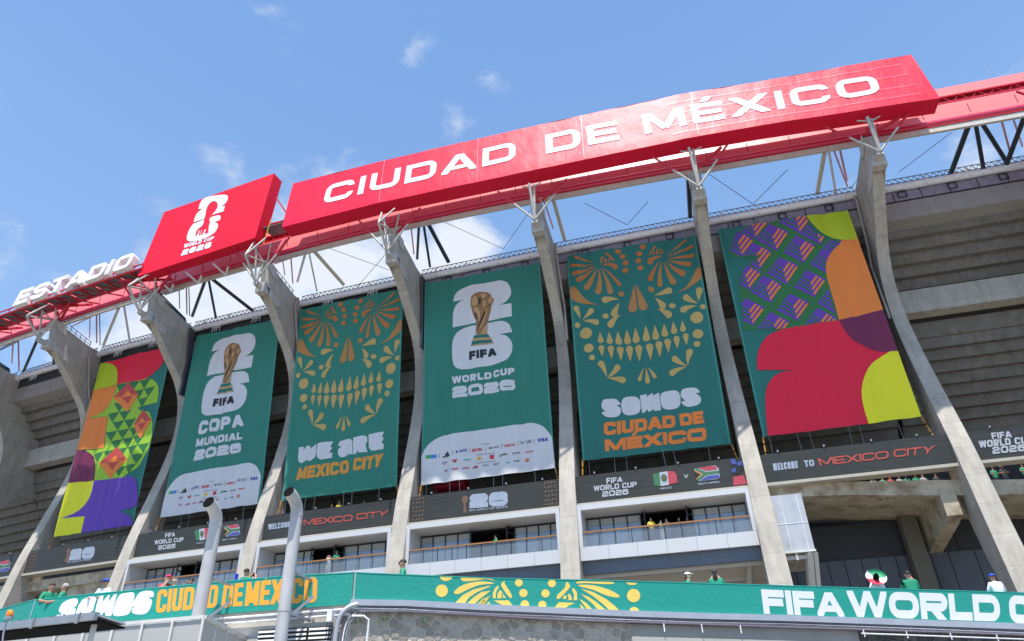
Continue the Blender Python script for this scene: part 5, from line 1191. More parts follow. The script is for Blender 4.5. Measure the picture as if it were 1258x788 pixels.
# screen 1
S, t = led(1, 'led screen showing a small 26 under the purple footed banner'); o, k = (0, 570), 4.15
text(S, '26', quad(o, k, (362, 438), (488, 420), (350, 494), (478, 480)), p_grey, t, .36, .6, .02, gap=.05)
small(S, t, 'FIFA WORLD CUP MEXICO', quad(o, k, (345, 498), (465, 482), (345, 507), (465, 491)), p_grey)
put(S, t, 'trophy_mark', p_br, [spline([(340, 440), (352, 434), (362, 440), (352, 462), (350, 488), (338, 502), (330, 496), (342, 466)], 3)], .02, o, k); ornament(S, t, .2, 1.3)
S, t = led(0, 'led screen at the left edge showing part of a flag'); o, k = (0, 570), 4.15
fq = fmap(quad(o, k, (-20, 500), (58, 488), (-28, 560), (48, 548))); flags(S, t, fmap(quad(o, k, (-130, 515), (-60, 505), (-138, 575), (-70, 563))), fq)
# ================================================================== PARAPET WALL
def proj(P):
    x, y, z = P; zc = y*math.cos(PITCH)+z*math.sin(PITCH); yc = -y*math.sin(PITCH)+z*math.cos(PITCH)
    u = FPX*x/zc; v = -FPX*yc/zc
    return PHW/2+u*math.cos(ROLL)+v*math.sin(ROLL), PHH/2-u*math.sin(ROLL)+v*math.cos(ROLL)
ZP = 3.8
def plan(u, v): D = pxdir(u, v); return D*ZP/D[2]
def zat(P, line, dy=0.):
    "height at plan point P where the photo line (x -> y) + dy is seen"
    lo, hi = -3., 6.; xs, ys = zip(*line)
    for _ in range(40):
        m = (lo+hi)/2; u, v = proj((P[0], P[1], m))
        if v > np.interp(u, xs, ys)+dy: lo = m
        else: hi = m
    return (lo+hi)/2
topL = [(-90, 775), (0, 749), (41.9, 737.5), (120, 729.8), (198, 722.2), (342.8, 709), (434.5, 704)]
topR = [(435.5, 704), (600, 710.8), (760, 714), (950, 719.6), (1100, 724), (1258, 728.7), (1400, 734)]
botL = [(-200, 800), (0, 773), (152, 763.6), (275, 754.6), (341, 749.5), (420, 743.6), (435, 742.5)]
botR = [(434, 736.9), (485, 737.1), (600, 743.1), (800, 752), (1000, 757), (1018, 758), (1258, 766.5), (1400, 772)]
par_green = mat('parapet green vinyl', (.010, .30, .235), .55, var=.05, nscale=2.5, bump=.012, bscale=9)
par_white = mat('parapet white vinyl', (.74, .76, .80), .5, var=.03); par_or = mat('parapet orange vinyl', (.88, .38, .035), .5, var=.04); par_ye = mat('parapet yellow vinyl', (.86, .62, .13), .5, var=.05); par_dy = mat('parapet deep yellow vinyl', (.88, .50, .05), .5, var=.05)
wall = thing('terrace_parapet', 'long green vinyl wrapped terrace parapet lettered SOMOS CIUDAD DE MÉXICO and FIFA WORLD CUP', 'parapet', plan(435, 704)*np.array([1, 1, 0])+np.array([0, 0, 2.6]))
PL_ = [plan(*p) for p in topL]; PR_ = [plan(*p) for p in topR]
def quads(P, bot): return [(P[i], P[i+1], np.array([P[i][0], P[i][1], zat(P[i], bot)]), np.array([P[i+1][0], P[i+1][1], zat(P[i+1], bot)])) for i in range(len(P)-1)]
WL_ = Surf(quads(PL_, botL)); WR_ = Surf(quads(PR_, botR))
WL_.sheet('vinyl_wrap', par_green, wall, nb=1); WR_.sheet('vinyl_wrap', par_green, wall, nb=1)
def away(P): h = np.array([P[0], P[1], 0.]); return h/np.linalg.norm(h)
def back(P, i): # horizontal inward normal of a plan polyline
    a, b = P[max(i-1, 0)], P[min(i+1, len(P)-1)]; t = (b-a); n = np.array([-t[1], t[0], 0.]); n /= np.linalg.norm(n); return n if n@P[i] > 0 else -n
def wallstrip(P, z0, z1, o0, o1, name, m, parent):
    "solid band: z0/z1 heights per vertex, o0..o1 offset inward"
    mb = MB(); V = []
    for i, p in enumerate(P):
        n = back(P, i); a = z0(p) if callable(z0) else z0; b = z1(p) if callable(z1) else z1
        for o_, z in ((o0, a), (o1, a), (o1, b), (o0, b)): q = p+n*o_; V.append((q[0], q[1], z))
    Fc = [[4*k+j, 4*k+(j+1) % 4, 4*k+4+(j+1) % 4, 4*k+4+j] for k in range(len(P)-1) for j in range(4)]+[[0, 1, 2, 3], [4*len(P)-4+j for j in (3, 2, 1, 0)]]
    return mb.add(V, Fc).build(name, m, parent)
wallstrip(PL_, lambda p: zat(p, botL)+.004, ZP-.002, .012, .25, 'wall_core', concrete, wall); wallstrip(PR_, lambda p: zat(p, botR)+.004, ZP-.002, .012, .25, 'wall_core', concrete, wall)
green_edge = mat('vinyl edge fold', (.02, .42, .34), .5)
wallstrip(PL_, ZP-.0, ZP+.02, -.01, .26, 'top_fold', green_edge, wall); wallstrip(PR_, ZP-.0, ZP+.02, -.01, .26, 'top_fold', green_edge, wall)
floor_ = wallstrip(PL_[:-1]+PR_, 2.3, 2.62, .26, 14., 'terrace_floor', concrete, None); tag(floor_, kind='structure')
WR_.decal('seam', [[(.0, 0), (.05, 0), (.05, 1), (.0, 1)]], mat('vinyl seam', (.25, .42, .40), .5), wall, .01)
s0 = WL_.inv(43, 740)[0]; WL_.decal('seam', [[(s0-.02, 0), (s0+.02, 0), (s0+.02, 1), (s0-.02, 1)]], mat('vinyl seam', (.25, .42, .40), .5), wall, .01)
PO = .004
def pl(S, name, polys, m, o, k, off=PO): S.decal(name, [S.P(p, o, k) for p in polys], m, wall, off)
o, k = (0, 680), 5.718
for p in (spline([(418, 385), (445, 345), (500, 320), (540, 318), (548, 345), (530, 375), (505, 368), (532, 388), (528, 420), (505, 438), (420, 445), (410, 432), (435, 428), (415, 408)], 4),
          [(530, 435), (550, 370), (580, 325), (630, 303), (670, 305), (678, 325), (665, 360), (648, 430)],
          [(665, 430), (690, 305), (700, 300), (728, 296), (722, 340), (760, 295), (772, 292), (765, 340), (800, 290), (822, 285), (788, 430), (775, 442), (742, 440), (735, 408), (712, 440), (700, 412)],
          spline([(795, 420), (815, 340), (845, 290), (890, 278), (935, 275), (945, 300), (930, 370), (905, 425), (850, 440), (810, 440)], 4),
          spline([(928, 370), (950, 320), (985, 275), (1040, 262), (1078, 272), (1078, 305), (1045, 310), (1068, 330), (1060, 375), (1030, 420), (980, 430), (932, 420), (930, 385), (955, 378), (935, 375)], 4)):
    pl(WL_, 'letter', [p], par_white, o, k)
pl(WL_, 'letter', [[(400, 432), (430, 430), (430, 446), (398, 448)]], par_white, o, k)
def ptext(S, s, q, m, w, c, gap=None, o=(0, 0), k=1.):
    for ch, ps in text_polys(S, s, q, w, c, gap, o, k): S.decal('letter', ps, m, wall, PO)
o, k = (200, 590), 3.98
ptext(WL_, 'CIUDAD', [(-23, 538), (275, 512), (-35, 650), (262, 622)], par_or, .19, .6, .06, o, k)
ptext(WL_, 'DE', [(300, 512), (396, 502), (285, 625), (388, 615)], par_or, .19, .6, .06, o, k)
ptext(WL_, 'MÉXICO', [(412, 500), (757, 474), (400, 616), (752, 598)], par_or, .19, .6, .06, o, k)
# feather ornament on the right wall
o, k = (380, 690), 5.718
def feath(P): pl(WR_, 'feather', P, par_ye, o, k)
o2_, k2_ = (580, 690), 5.718
f2 = lambda P: [(x+(580-380)*5.718, y) for x, y in P]
sp = lambda P: spline(P, 4)
for p in ([(915, 106), (1005, 108), (1000, 122), (975, 136), (945, 138), (925, 125)], disc(930, 206, 43, 44), [(895, 292), (900, 284), (915, 281), (932, 286), (936, 294)],
          sp([(1070, 112), (1150, 108), (1258, 118), (1300, 135), (1240, 125), (1160, 135), (1090, 140), (1070, 130)]),
          sp([(1018, 212), (1060, 175), (1130, 150), (1220, 140), (1300, 155), (1200, 165), (1120, 195), (1050, 228), (1020, 226)]),
          [(1020, 295), (1080, 235), (1150, 198), (1258, 172), (1275, 175), (1180, 215), (1120, 255), (1090, 298)], [(1105, 298), (1150, 255), (1210, 215), (1275, 205), (1230, 240), (1190, 270), (1160, 302)], [(1180, 302), (1215, 265), (1275, 240), (1250, 270), (1230, 305)]):
    feath([p])
for p in ([(145, 258), (146, 220), (160, 188), (178, 172), (190, 180), (172, 205), (166, 235), (166, 260)], [(176, 262), (180, 225), (195, 200), (214, 220), (205, 235), (208, 258)], [(214, 255), (216, 225), (240, 258)],
          sp([(203, 165), (215, 145), (232, 140), (228, 155), (258, 200), (278, 240), (274, 258), (255, 245), (225, 205)]), [(150, 275), (255, 273), (290, 318), (270, 318), (225, 312), (195, 298)],
          [(42, 302), (80, 262), (128, 240), (95, 285), (85, 306)], [(98, 306), (108, 290), (126, 282), (118, 308)],
          sp([(597, 262), (600, 235), (650, 185), (658, 150), (675, 150), (688, 175), (668, 205), (640, 235), (615, 260)]), [(635, 262), (650, 235), (662, 242), (660, 266)], [(668, 240), (685, 225), (698, 250), (700, 272), (675, 272), (678, 252)],
          [(700, 195), (712, 186), (735, 215), (738, 272), (712, 274), (716, 235)], [(575, 326), (610, 286), (725, 292), (680, 310), (650, 332)],
          sp([(735, 155), (750, 140), (870, 142), (985, 145), (988, 158), (900, 158), (800, 152)]), sp([(748, 165), (850, 168), (960, 198), (1025, 232), (1035, 246), (1015, 254), (940, 238), (850, 200), (770, 180)]),
          [(765, 192), (850, 215), (950, 270), (1010, 320), (1035, 348), (970, 348), (920, 300), (850, 245)], [(762, 228), (820, 250), (880, 290), (945, 348), (890, 345), (840, 292)], [(752, 262), (800, 290), (850, 342), (810, 340)], [(755, 298), (785, 325), (788, 340), (770, 338)],
          [(1078, 147), (1160, 152), (1150, 163), (1120, 166), (1095, 162)], [(1103, 350), (1112, 328), (1140, 318), (1165, 330), (1176, 354)]):
    feath([f2(p)])
for x, y, r_ in ((328, 150, 27), (360, 222, 29), (370, 302, 30), (560, 154, 28), (515, 225, 29), (493, 305, 29), (1134, 240, 47)): pl(WR_, 'dot', [disc(x, y, r_, r_)], par_ye, o2_, k2_)
o, k = (908, 488), 2.6257
ptext(WR_, 'FIFA', [(70, 620), (330, 632), (80, 699), (340, 709)], par_white, .31, .5, .07, o, k)
o, k = (1018, 680), 5.242
ptext(WR_, 'WORLD', [(115, 240), (1095, 268), (135, 408), (1110, 440)], par_white, .31, .9, .07, o, k)
ptext(WR_, 'CUP', [(1155, 270), (1560, 290), (1170, 448), (1580, 466)], par_white, .31, .9, .07, o, k)
# ---- metal coping, cable runs, masonry below
cop = mat('grey blue metal coping', (.44, .46, .50), .4, .3, var=.1, nscale=2)
zbR = lambda p: zat(p, botR)
PRf = [plan(*p) for p in [(433, 704), (500, 706.6), (600, 710.8), (680, 712.4), (760, 714), (850, 716.7), (950, 719.6), (1100, 724), (1258, 728.7), (1400, 734)]]
for a in range(len(PRf)-1):
    wallstrip(PRf[a:a+2], lambda p: zat(p, botR, 7.6), lambda p: zat(p, botR)-.004, -.09, .15, 'coping', cop, wall)
cb1 = mat('mauve cable', (.20, .17, .22), .5); 
for dy, r_, m, of in ((9.2, .022, cb1, -.05), (11.0, .018, cable_white, -.06), (12.6, .02, steel_grey, -.04), (14.4, .025, cb1, -.05), (10.2, .012, steel_black, -.07)):
    mb = MB(); mb.tube([np.array([p[0], p[1], zat(p, botR, dy+.5*math.sin(i*2+dy))])+back(PRf, i)*of for i, p in enumerate(PRf)], r_, 6); mb.build('cable_run', m, wall)
# round coping return at the left end
arcp = [(437, 738.5), (425, 742), (415, 752), (410, 768), (407, 790), (404, 815)]
Pc = plan(434, 704)
def onwall(u, v, off=0.):
    D = pxdir(u, v); n = back(PRf, 1); q = Pc+n*off; return D*((q@n)/(D@n))
mb = MB(); mb.tube([onwall(u+3.5, v+4, -.06) for u, v in spline(arcp, 4, False)], .06, 10); mb.build('coping_return', cop, wall, smooth=True)
for j in range(3):
    mb = MB(); mb.tube([onwall(u+9+j*3.0, v+9+j*2, -.02) for u, v in spline([(442, 737)]+arcp, 4, False)], .018, 6); mb.build('cable_run', (cb1, cable_white, steel_grey)[j], wall)
mb = MB(); mb.tube([onwall(*p, -.12) for p in [(432, 757), (447, 757), (453, 762), (452, 775), (449, 800)]], .028, 8); smp = mb.build('conduit', cable_white, wall)
# masonry
masonry = thing('stone_wall', 'grey irregular volcanic stone wall with pale mortar joints under the parapet', 'wall', Pc*np.array([1, 1, 0])+np.array([0, 0, -1.6]))
mortar = mat('pale mortar', (.50, .455, .38), .9, var=.15, nscale=8, bump=.01, bscale=30)
st_m = [mat('volcanic stone '+str(j), c, .9, var=.22, nscale=9, bump=.02, bscale=22) for j, c in enumerate([(.36, .325, .275), (.42, .385, .33), (.31, .28, .24), (.46, .42, .36)])]
st_d = [mat('dark wall stone '+str(j), c, .9, var=.25, nscale=9, bump=.02, bscale=22) for j, c in enumerate([(.10, .095, .09), (.13, .125, .12), (.07, .068, .066)])]  # darker tones than the other stone wall
PW = [plan(*p) for p in [(413, 702.8), (435.5, 704), (600, 710.8), (769, 714.2)]]
PW2 = [plan(*p) for p in [(769, 714.2), (950, 719.6), (1042, 722.3)]]; PW3 = [plan(*p) for p in [(1042, 722.3), (1100, 724), (1258, 728.7), (1400, 734)]]
PWa = [Pc-(PRf[1]-Pc)/np.linalg.norm(PRf[1]-Pc)*.36]+PW[1:]
zt = lambda p: zat(p, botR, 13.)
wallstrip(PWa, -1.6, zt, .10, .6, 'mortar_bed', mortar, masonry)
def cellclip(poly, a, b):
    mx_, my_ = (a[0]+b[0])/2, (a[1]+b[1])/2; dx, dy = b[0]-a[0], b[1]-a[1]; out = []
    for i in range(len(poly)):
        p, q = poly[i], poly[(i+1) % len(poly)]; dp = -((p[0]-mx_)*dx+(p[1]-my_)*dy); dq = -((q[0]-mx_)*dx+(q[1]-my_)*dy)
        if dp >= 0: out.append(p)
        if (dp > 0 and dq < 0) or (dp < 0 and dq > 0): w = dp/(dp-dq); out.append((p[0]+(q[0]-p[0])*w, p[1]+(q[1]-p[1])*w))
    return out
def stones(P, zlo, ztop, size, mats_, parent, seed):
    rnd = random.Random(seed); A = [0.]
    for i in range(len(P)-1): A.append(A[-1]+np.linalg.norm((P[i+1]-P[i])[:2]))
    pts = []
    ny = int((4.2-zlo)/size)+1; nx = int(A[-1]/size/1.12)+1
    for j in range(ny):
        for i in range(nx): pts.append(((i+.5+(.5 if j % 2 else 0)+rnd.uniform(-.46, .46))*size*1.12, zlo+(j+.5+rnd.uniform(-.44, .44))*size))
    cnt = 0
    for c in pts:
        i = int(np.clip(np.searchsorted(A, c[0])-1, 0, len(P)-2)); f = (c[0]-A[i])/(A[i+1]-A[i])
        if not 0 <= f <= 1: continue
        base_ = P[i]*(1-f)+P[i+1]*f; zt_ = ztop(base_)
        if c[1] > zt_-.04: continue
        xl, xh, zl = max(c[0]-1, 0), min(c[0]+1, A[-1]), max(c[1]-1, zlo)
        poly = [(xl, zl), (xh, zl), (xh, c[1]+1), (xl, c[1]+1)]
        for o_ in pts:
            if o_ is not c and abs(o_[0]-c[0]) < 2.6*size and abs(o_[1]-c[1]) < 2.6*size: poly = cellclip(poly, c, o_)
            if len(poly) < 3: break
        if len(poly) < 3: continue
        poly = [(c[0]+(x-c[0])*.93, min(c[1]+(y-c[1])*.92, zt_-.02)) for x, y in poly]
        t_ = (P[i+1]-P[i])/np.linalg.norm(P[i+1]-P[i]); n_ = back(P, i if i else 1); d = rnd.uniform(.006, .03)
        W3 = lambda x, z, o_: (lambda q: (q[0]-n_[0]*o_, q[1]-n_[1]*o_, z))(P[i]+n_*.10+t_*(x-A[i]))
        ctr = c; V = [W3(x, z, -.01) for x, z in poly]+[W3(ctr[0]+(x-ctr[0])*.8+rnd.uniform(-.008, .008), ctr[1]+(z-ctr[1])*.8, d*rnd.uniform(.75, 1.1)) for x, z in poly]+[W3(ctr[0], ctr[1], d*1.1)]
        n = len(poly); Fc = [[a, (a+1) % n, (a+1) % n+n, a+n] for a in range(n)]+[[n+a, n+(a+1) % n, 2*n] for a in range(n)]
        mb = MB().add(V, Fc); mb.build('stone', rnd.choice(mats_), parent); cnt += 1
    return cnt
stones(PWa, 1.7, zt, .20, st_m, masonry, 4)
leafm = mat('weed green', (.07, .16, .02), .7, var=.3)
for u, v in ((473, 762), (404, 763) if False else (440, 764), (521, 764), (726, 776)):
    c0_ = onwall(u, v, -.08); rnd = random.Random(u); mb = MB()
    for q in range(26):
        p = c0_+np.array([rnd.uniform(-.09, .09), rnd.uniform(-.04, .02), rnd.uniform(-.06, .07)]); a_ = np.array([rnd.uniform(-1, 1), rnd.uniform(-1, 1), rnd.uniform(-.2, 1)])*.05; b_ = np.array([rnd.uniform(-1, 1), rnd.uniform(-1, 1), rnd.uniform(-1, 1)])*.02
        mb.add([p, p+a_*.5+b_, p+a_, p+a_*.5-b_], [[0, 1, 2, 3]])
    w_ = mb.build('weed', leafm, masonry); tag(w_, kind='stuff')
plainw = thing('rendered_wall', 'smooth grey rendered wall panel between the two stretches of stonework', 'wall', PW2[0]*np.array([1, 1, 0])+np.array([0, 0, -1.6]))
rend = mat('grey render', (.33, .32, .30), .8, var=.12, nscale=1.2, streak=.15)
zA = lambda p: zat(p, botR, 31.); zB = lambda p: zat(p, botR, 15.)
for a in range(2):
    wallstrip([PW2[a], PW2[a+1]], -1.6, zA, .0, .5, 'lower_panel', mat('cream render', (.46, .45, .40), .8, var=.1, nscale=1.2, streak=.12), plainw); wallstrip([PW2[a], PW2[a+1]], zA, zB, .10, .5, 'upper_panel', rend, plainw)
    wallstrip([PW2[a], PW2[a+1]], zB, lambda p: zat(p, botR, 8.), .3, .5, 'shadow_gap', dark_m, plainw)
mb = MB(); mb.tube([onwall(*p, -.0)+back(PRf, 1)*.0 for p in [(765, 800), (772, 780), (782, 770), (800, 768)]], .05, 8); mb.build('bent_pipe', steel_grey, plainw)
for u in (808, 853, 899): 
    P_ = plan(u, np.interp(u, [760, 950], [714, 719.6])); a = zat(P_, botR, 14); MB().beam((P_[0], P_[1]-.06, a), (P_[0], P_[1]-.06, a-.22), .03).build('pipe_hanger', cable_white, plainw)
dk = thing('dark_stone_wall', 'dark stone wall at the lower right corner with a white conduit on top', 'wall', PW3[0]*np.array([1, 1, 0])+np.array([0, 0, -1.6]))
wallstrip(PW3, -1.6, lambda p: zat(p, botR, 16.), .12, .6, 'mortar_bed', mat('dark mortar', (.12, .115, .105), .9, var=.2, nscale=8), dk)  # mortar darker than in the other stone wall
stones(PW3, 1.55, lambda p: zat(p, botR, 17.), .235, st_d, dk, 9)
mb = MB(); mb.tube([np.array([p[0], p[1]-.08, zat(p, botR, 19.5)]) for p in [PW3[0]]+PRf[7:]], .022, 6); mb.build('conduit', cable_white, dk)
for u in (1045, 1096, 1148, 1203):
    P_ = plan(u, np.interp(u, [950, 1100, 1258], [719.6, 724, 728.7])); a = zat(P_, botR, 15); MB().beam((P_[0], P_[1]-.08, a), (P_[0], P_[1]-.08, a-.2), .03).build('conduit_clip', cable_white, dk)
for u, v in ((945, 777), (952, 779)):
    P_ = onwall(u, v, -.1); MB().beam(P_+np.array([0, 0, -.07]), P_+np.array([0, 0, .07]), .12).build('junction_box', cable_white, plainw)
# ---- left base wall with louvres
lw = thing('louvred_wall', 'beige service wall with white louvre vents behind the two ducts', 'wall', plan(342, 709)*np.array([1, 1, 0])+np.array([0, 0, -1.6]))
beige_w = mat('cream painted wall', (.55, .53, .47), .7, var=.08, nscale=1.5, streak=.12)
PLw = [plan(*p) for p in topL]
wallstrip(PLw, -1.6, lambda p: zat(p, botL)-.002, .06, .5, 'wall_face', beige_w, lw)
for dy, r_, m in ((6., .03, cable_white), (9.5, .02, steel_grey), (12.5, .025, cable_white)):
    MB().tube([np.array([p[0], p[1]-.05, zat(p, botL, dy)]) for p in PLw[2:]], r_, 6).build('cable_run', m, lw)
dkb = mat('louvre void', (.05, .05, .05), .8)
def Lpt(u, v, off=0.):
    n = back(PLw, 5); q = PLw[5]+n*off; D = pxdir(u, v); return D*((q@n)/(D@n))
for (ua, ub) in ((319, 347), (350, 378), (381, 408)):
    a = Lpt(ua, 774-(ua-319)*.06); b = Lpt(ub, 774-(ub-319)*.06)
    MB().box([a-np.array([0, .02, 1.0]), b-np.array([0, .02, 1.0]), b+np.array([0, .06, -1.0]), a+np.array([0, .06, -1.0]), a-np.array([0, .02, 0]), b-np.array([0, .02, 0]), b+np.array([0, .06, 0]), a+np.array([0, .06, 0])]).build('louvre_box', dkb, lw)
    for j in range(10):
        z = -.04-j*.1
        MB().box([a+np.array([0, -.07, z-.05]), b+np.array([0, -.07, z-.05]), b+np.array([0, -.03, z-.04]), a+np.array([0, -.03, z-.04]), a+np.array([0, -.05, z]), b+np.array([0, -.05, z]), b+np.array([0, -.02, z]), a+np.array([0, -.02, z])]).build('louvre_slat', steel_white, lw)
P_ = Lpt(406, 757, -.15); mb = MB(); mb.beam(P_+np.array([0, 0, -.14]), P_+np.array([0, 0, .14]), .24, .12); mb.build('junction_box', cable_white, lw)
for dx in (-.06, .0, .06): MB().tube([P_+np.array([dx, 0, -.14]), P_+np.array([dx, 0, -.5])], .012, 5).build('drop_cable', steel_black, lw)
# ================================================================== VENT DUCTS
def ray_at_y(u, v, y): D = pxdir(u, v); return D*(y/D[1])
def duct(name, label, base_px, mid_px, elbow_px, mouth_px, y, r):
    a = ray_at_y(*mid_px, y); x = a[0]
    t = thing(name, label, 'duct', (x, y, -1.6), 'tall grey vent ducts with bent mouths')
    e = ray_at_y(*elbow_px, y); ztop = e[2]-.25
    m_ = ray_at_y(*mouth_px, y-.45)
    MB().tube([(x, y, -1.6), (x, y, ztop)], r, 24, cap=False).build('duct_shaft', pipe_m, t, smooth=True)
    p0, p1, p2 = np.array([x, y, ztop]), np.array([x, y, e[2]+.12]), m_
    pts = [(1-s)**2*p0+2*s*(1-s)*p1+s*s*p2 for s in np.linspace(0, 1, 9)]
    MB().tube(pts, r, 24, cap=False).build('elbow', pipe_m, t, smooth=True)
    d = pts[-1]-pts[-2]; d /= np.linalg.norm(d)
    MB().tube([pts[-1]-d*.12, pts[-1]-d*.01], r*.985, 24).build('duct_mouth', black_m, t)
    for z in (ztop-.02, ztop-2.35): MB().tube([(x, y, z), (x, y, z+.06)], r*1.05, 24).build('collar', pipe_m, t)
    z = zat(np.array([x, y+.4, 0]), [(0, 738), (500, 738)])
    MB().beam((x+.05, y, ZP-.02), (x+.42, y+.62, ZP-.12), .07, .05).build('wall_bracket', steel_grey, t)
    MB().beam((x+.1, y, ZP-.98), (x+.5, y+.6, ZP-1.1), .06).build('wall_bracket', steel_grey, t)
    MB().beam((x+.55, y+.45, ZP-.55), (x+.12, y+.1, ZP-1.05), .06).build('wall_bracket', steel_grey, t)
    return t
duct('vent_duct', 'taller grey vent duct with black mouth, right one in front of the parapet', None, (354.5, 710), (366, 622), (354.5, 604.3), 18.1, .155)
duct('vent_duct', 'shorter grey vent duct left of the other, rising behind the perforated screen', None, (254.5, 700), (269, 634), (256, 617), 18.35, .16)
# ================================================================== PERFORATED SCREEN ENCLOSURE, CANOPY, BEACON
perf = glassmat('perforated pale metal', (.52, .51, .48), .86, .5)
enc = thing('perforated_enclosure', 'pale perforated metal screen enclosure at the lower left corner', 'enclosure', (-7, 15.5, -1.6))
ZT = 2.4
def pz(u, v, z=ZT): D = pxdir(u, v); return D*z/D[2]
Pa, Pb, Pcx = pz(-60, 784.5), pz(251.5, 758), pz(312, 789)
Pcx = Pb+(Pcx-Pb)*.82
def panels(a, b, n):
    for i in range(n):
        p = a+(b-a)*(i+.02)/n; q = a+(b-a)*(i+.98)/n
        MB().box([(p[0], p[1], -1.6), (q[0], q[1], -1.6), (q[0], q[1]+.01, -1.6), (p[0], p[1]+.01, -1.6), (p[0], p[1], ZT-.05), (q[0], q[1], ZT-.05), (q[0], q[1]+.01, ZT-.05), (p[0], p[1]+.01, ZT-.05)]).build('mesh_panel', perf, enc)
        MB().beam((p[0]-.01, p[1]-.03, -1.6), (p[0]-.01, p[1]-.03, ZT-.04), .05).build('post', steel_white, enc)
    MB().beam(a, b, .07, .07).build('top_rail', steel_white, enc)
panels(Pa, Pb, 9); panels(Pb, Pcx, 4)
mb = MB(); mb.add([Pa+np.array([0, 0, -.06]), Pb+np.array([0, 0, -.06]), Pcx+np.array([0, 0, -.06]), Pa+(Pcx-Pb)+np.array([0, 0, -.06])], [[0, 1, 2, 3]]); mb.build('roof_mesh', perf, enc)
can = thing('flat_canopy', 'grey steel edged flat canopy in front of the lower left parapet', 'canopy', (-8, 14, 2))
ca, cb_ = pz(-70, 774, 2.15), pz(119, 752.6, 2.15); cc = pz(155, 765.7, 2.15)
dv = cc-cb_
MB().beam(ca+np.array([0, 0, -.06]), cb_+np.array([0, 0, -.06]), .08, .13).build('edge_beam', steel_grey, can)
MB().prism([ca+np.array([0, .05, -.02]), cb_+np.array([0, .05, -.02]), cc, ca+dv], (0, 0, -.03)).build('deck', cable_white, can)
MB().prism([ca+np.array([0, .08, -.14]), cb_+np.array([0, .08, -.14]), cc+np.array([0, 0, -.1]), ca+dv+np.array([0, 0, -.1])], (0, 0, .03)).build('underside', black_m, can)
for f in (.35, .62, .9): 
    p = ca*(1-f)+cb_*f; MB().tube([(p[0], p[1]-.06, p[2]+.0), (p[0], p[1]-.06, p[2]-.16)], .03, 8).build('gutter_clip', steel_grey, can)
for f in (.12, .22, .32, .42, .52, .62, .72, .8, .9, .97):
    p = ca*(1-f)+cb_*f; MB().tube([(p[0], p[1], p[2]+.0), (p[0], p[1], p[2]+.03)], .015, 6).build('bolt', steel_black, can)
for f in (.3, .94):
    p = ca*(1-f)+cb_*f+dv*.3; MB().tube([(p[0], p[1], p[2]-.12), (p[0], p[1], -1.6)], .05, 8).build('canopy_post', steel_white, can)
bea = thing('beacon', 'amber warning beacon on a thin bent arm at the left edge', 'beacon', ray_at_y(4, 779, 12.6))
b0 = ray_at_y(11.5, 757.5, 12.6); b1 = ray_at_y(12.5, 750, 12.6)
amb = mat('amber plastic', (.9, .22, .01), .25, var=.08)
MB().tube([b0, b0*.7+b1*.3, b0*.35+b1*.65, b1*1.0], [.055, .055, .05, .035], 14).build('lens', amb, bea, smooth=True)
MB().tube([b0+np.array([0, 0, -.05]), b0], .065, 14).build('base', steel_grey, bea)
MB().tube([b0+np.array([0, 0, -.05]), ray_at_y(8, 765, 12.6), ray_at_y(4, 779, 12.6), ray_at_y(2, 800, 12.6)], .014, 8).build('arm', steel_grey, bea)
# ================================================================== RED TENT, BLUE CUP
rt = mat('dark crimson canvas', (.28, .005, .03), .6)
s_, z_ = on_r(553, 594, -2.0)
o_, t__, n__ = frame(s_); mb = MB(); c_ = F(s_, -2.0, z_)
mb.box([c_-t__*1.35-n__*.9-np.array([0, 0, .35]), c_+t__*1.35-n__*.9-np.array([0, 0, .35]), c_+t__*1.35+n__*.3-np.array([0, 0, .35]), c_-t__*1.35+n__*.3-np.array([0, 0, .35]), c_-t__*1.25-n__*.9+np.array([0, 0, .5]), c_+t__*1.25-n__*.9+np.array([0, 0, .5]), c_+t__*1.3+n__*.3+np.array([0, 0, .3]), c_-t__*1.3+n__*.3+np.array([0, 0, .3])])
tent = thing('canopy_tent', 'dark crimson canvas stall roof glimpsed behind the sponsor foot of a banner', 'tent', (c_[0], c_[1], 14.25)); mb.build('canvas', rt, tent)
for x in (-1.2, 1.2): MB().tube([c_+t__*x-np.array([0, 0, .3]), np.array([*(c_+t__*x)[:2], 14.25])], .04, 6).build('leg', rt, tent)
P_ = plan(288, 713.6); P_ = P_*1.004
cupm = mat('blue plastic cup', (.01, .04, .5), .4)
tag(MB().tube([(P_[0], P_[1]+.1, ZP+.02), (P_[0], P_[1]+.1, ZP+.2)], [.035, .05], 12).build('cup', cupm), 'blue plastic cup standing on the parapet between the two ducts', 'cup')
# ================================================================== PEOPLE
skin_m = mat('tan skin', (.42, .22, .14), .55, var=.06); skin2 = mat('light skin', (.58, .34, .25), .55, var=.05); hairb = mat('black hair', (.015, .011, .009), .6); hairg = mat('grey hair', (.35, .34, .33), .7); hairy = mat('blond hair', (.42, .26, .10), .6)
jers = mat('green jersey', (.01, .25, .14), .7, var=.1); whs = mat('white shirt', (.72, .74, .78), .7); yels = mat('yellow shirt', (.72, .52, .03), .7); blks = mat('black top', (.03, .03, .035), .7); denim = mat('dark trousers', (.03, .04, .07), .8); whp = mat('white trousers', (.65, .65, .66), .7); reds = mat('red top', (.45, .03, .04), .7); grys = mat('grey shirt', (.28, .29, .31), .7)
capb = mat('blue cap cloth', (.01, .06, .45), .7); capw = mat('white cap cloth', (.75, .75, .74), .7); capr = mat('pink cap cloth', (.60, .02, .10), .7); capg = mat('green cap cloth', (.02, .30, .12), .7); capk = mat('black cap cloth', (.03, .03, .03), .7)
eye_m = mat('eye', (.02, .015, .012), .3); lip_col = mat('lips', (.35, .10, .09), .5)
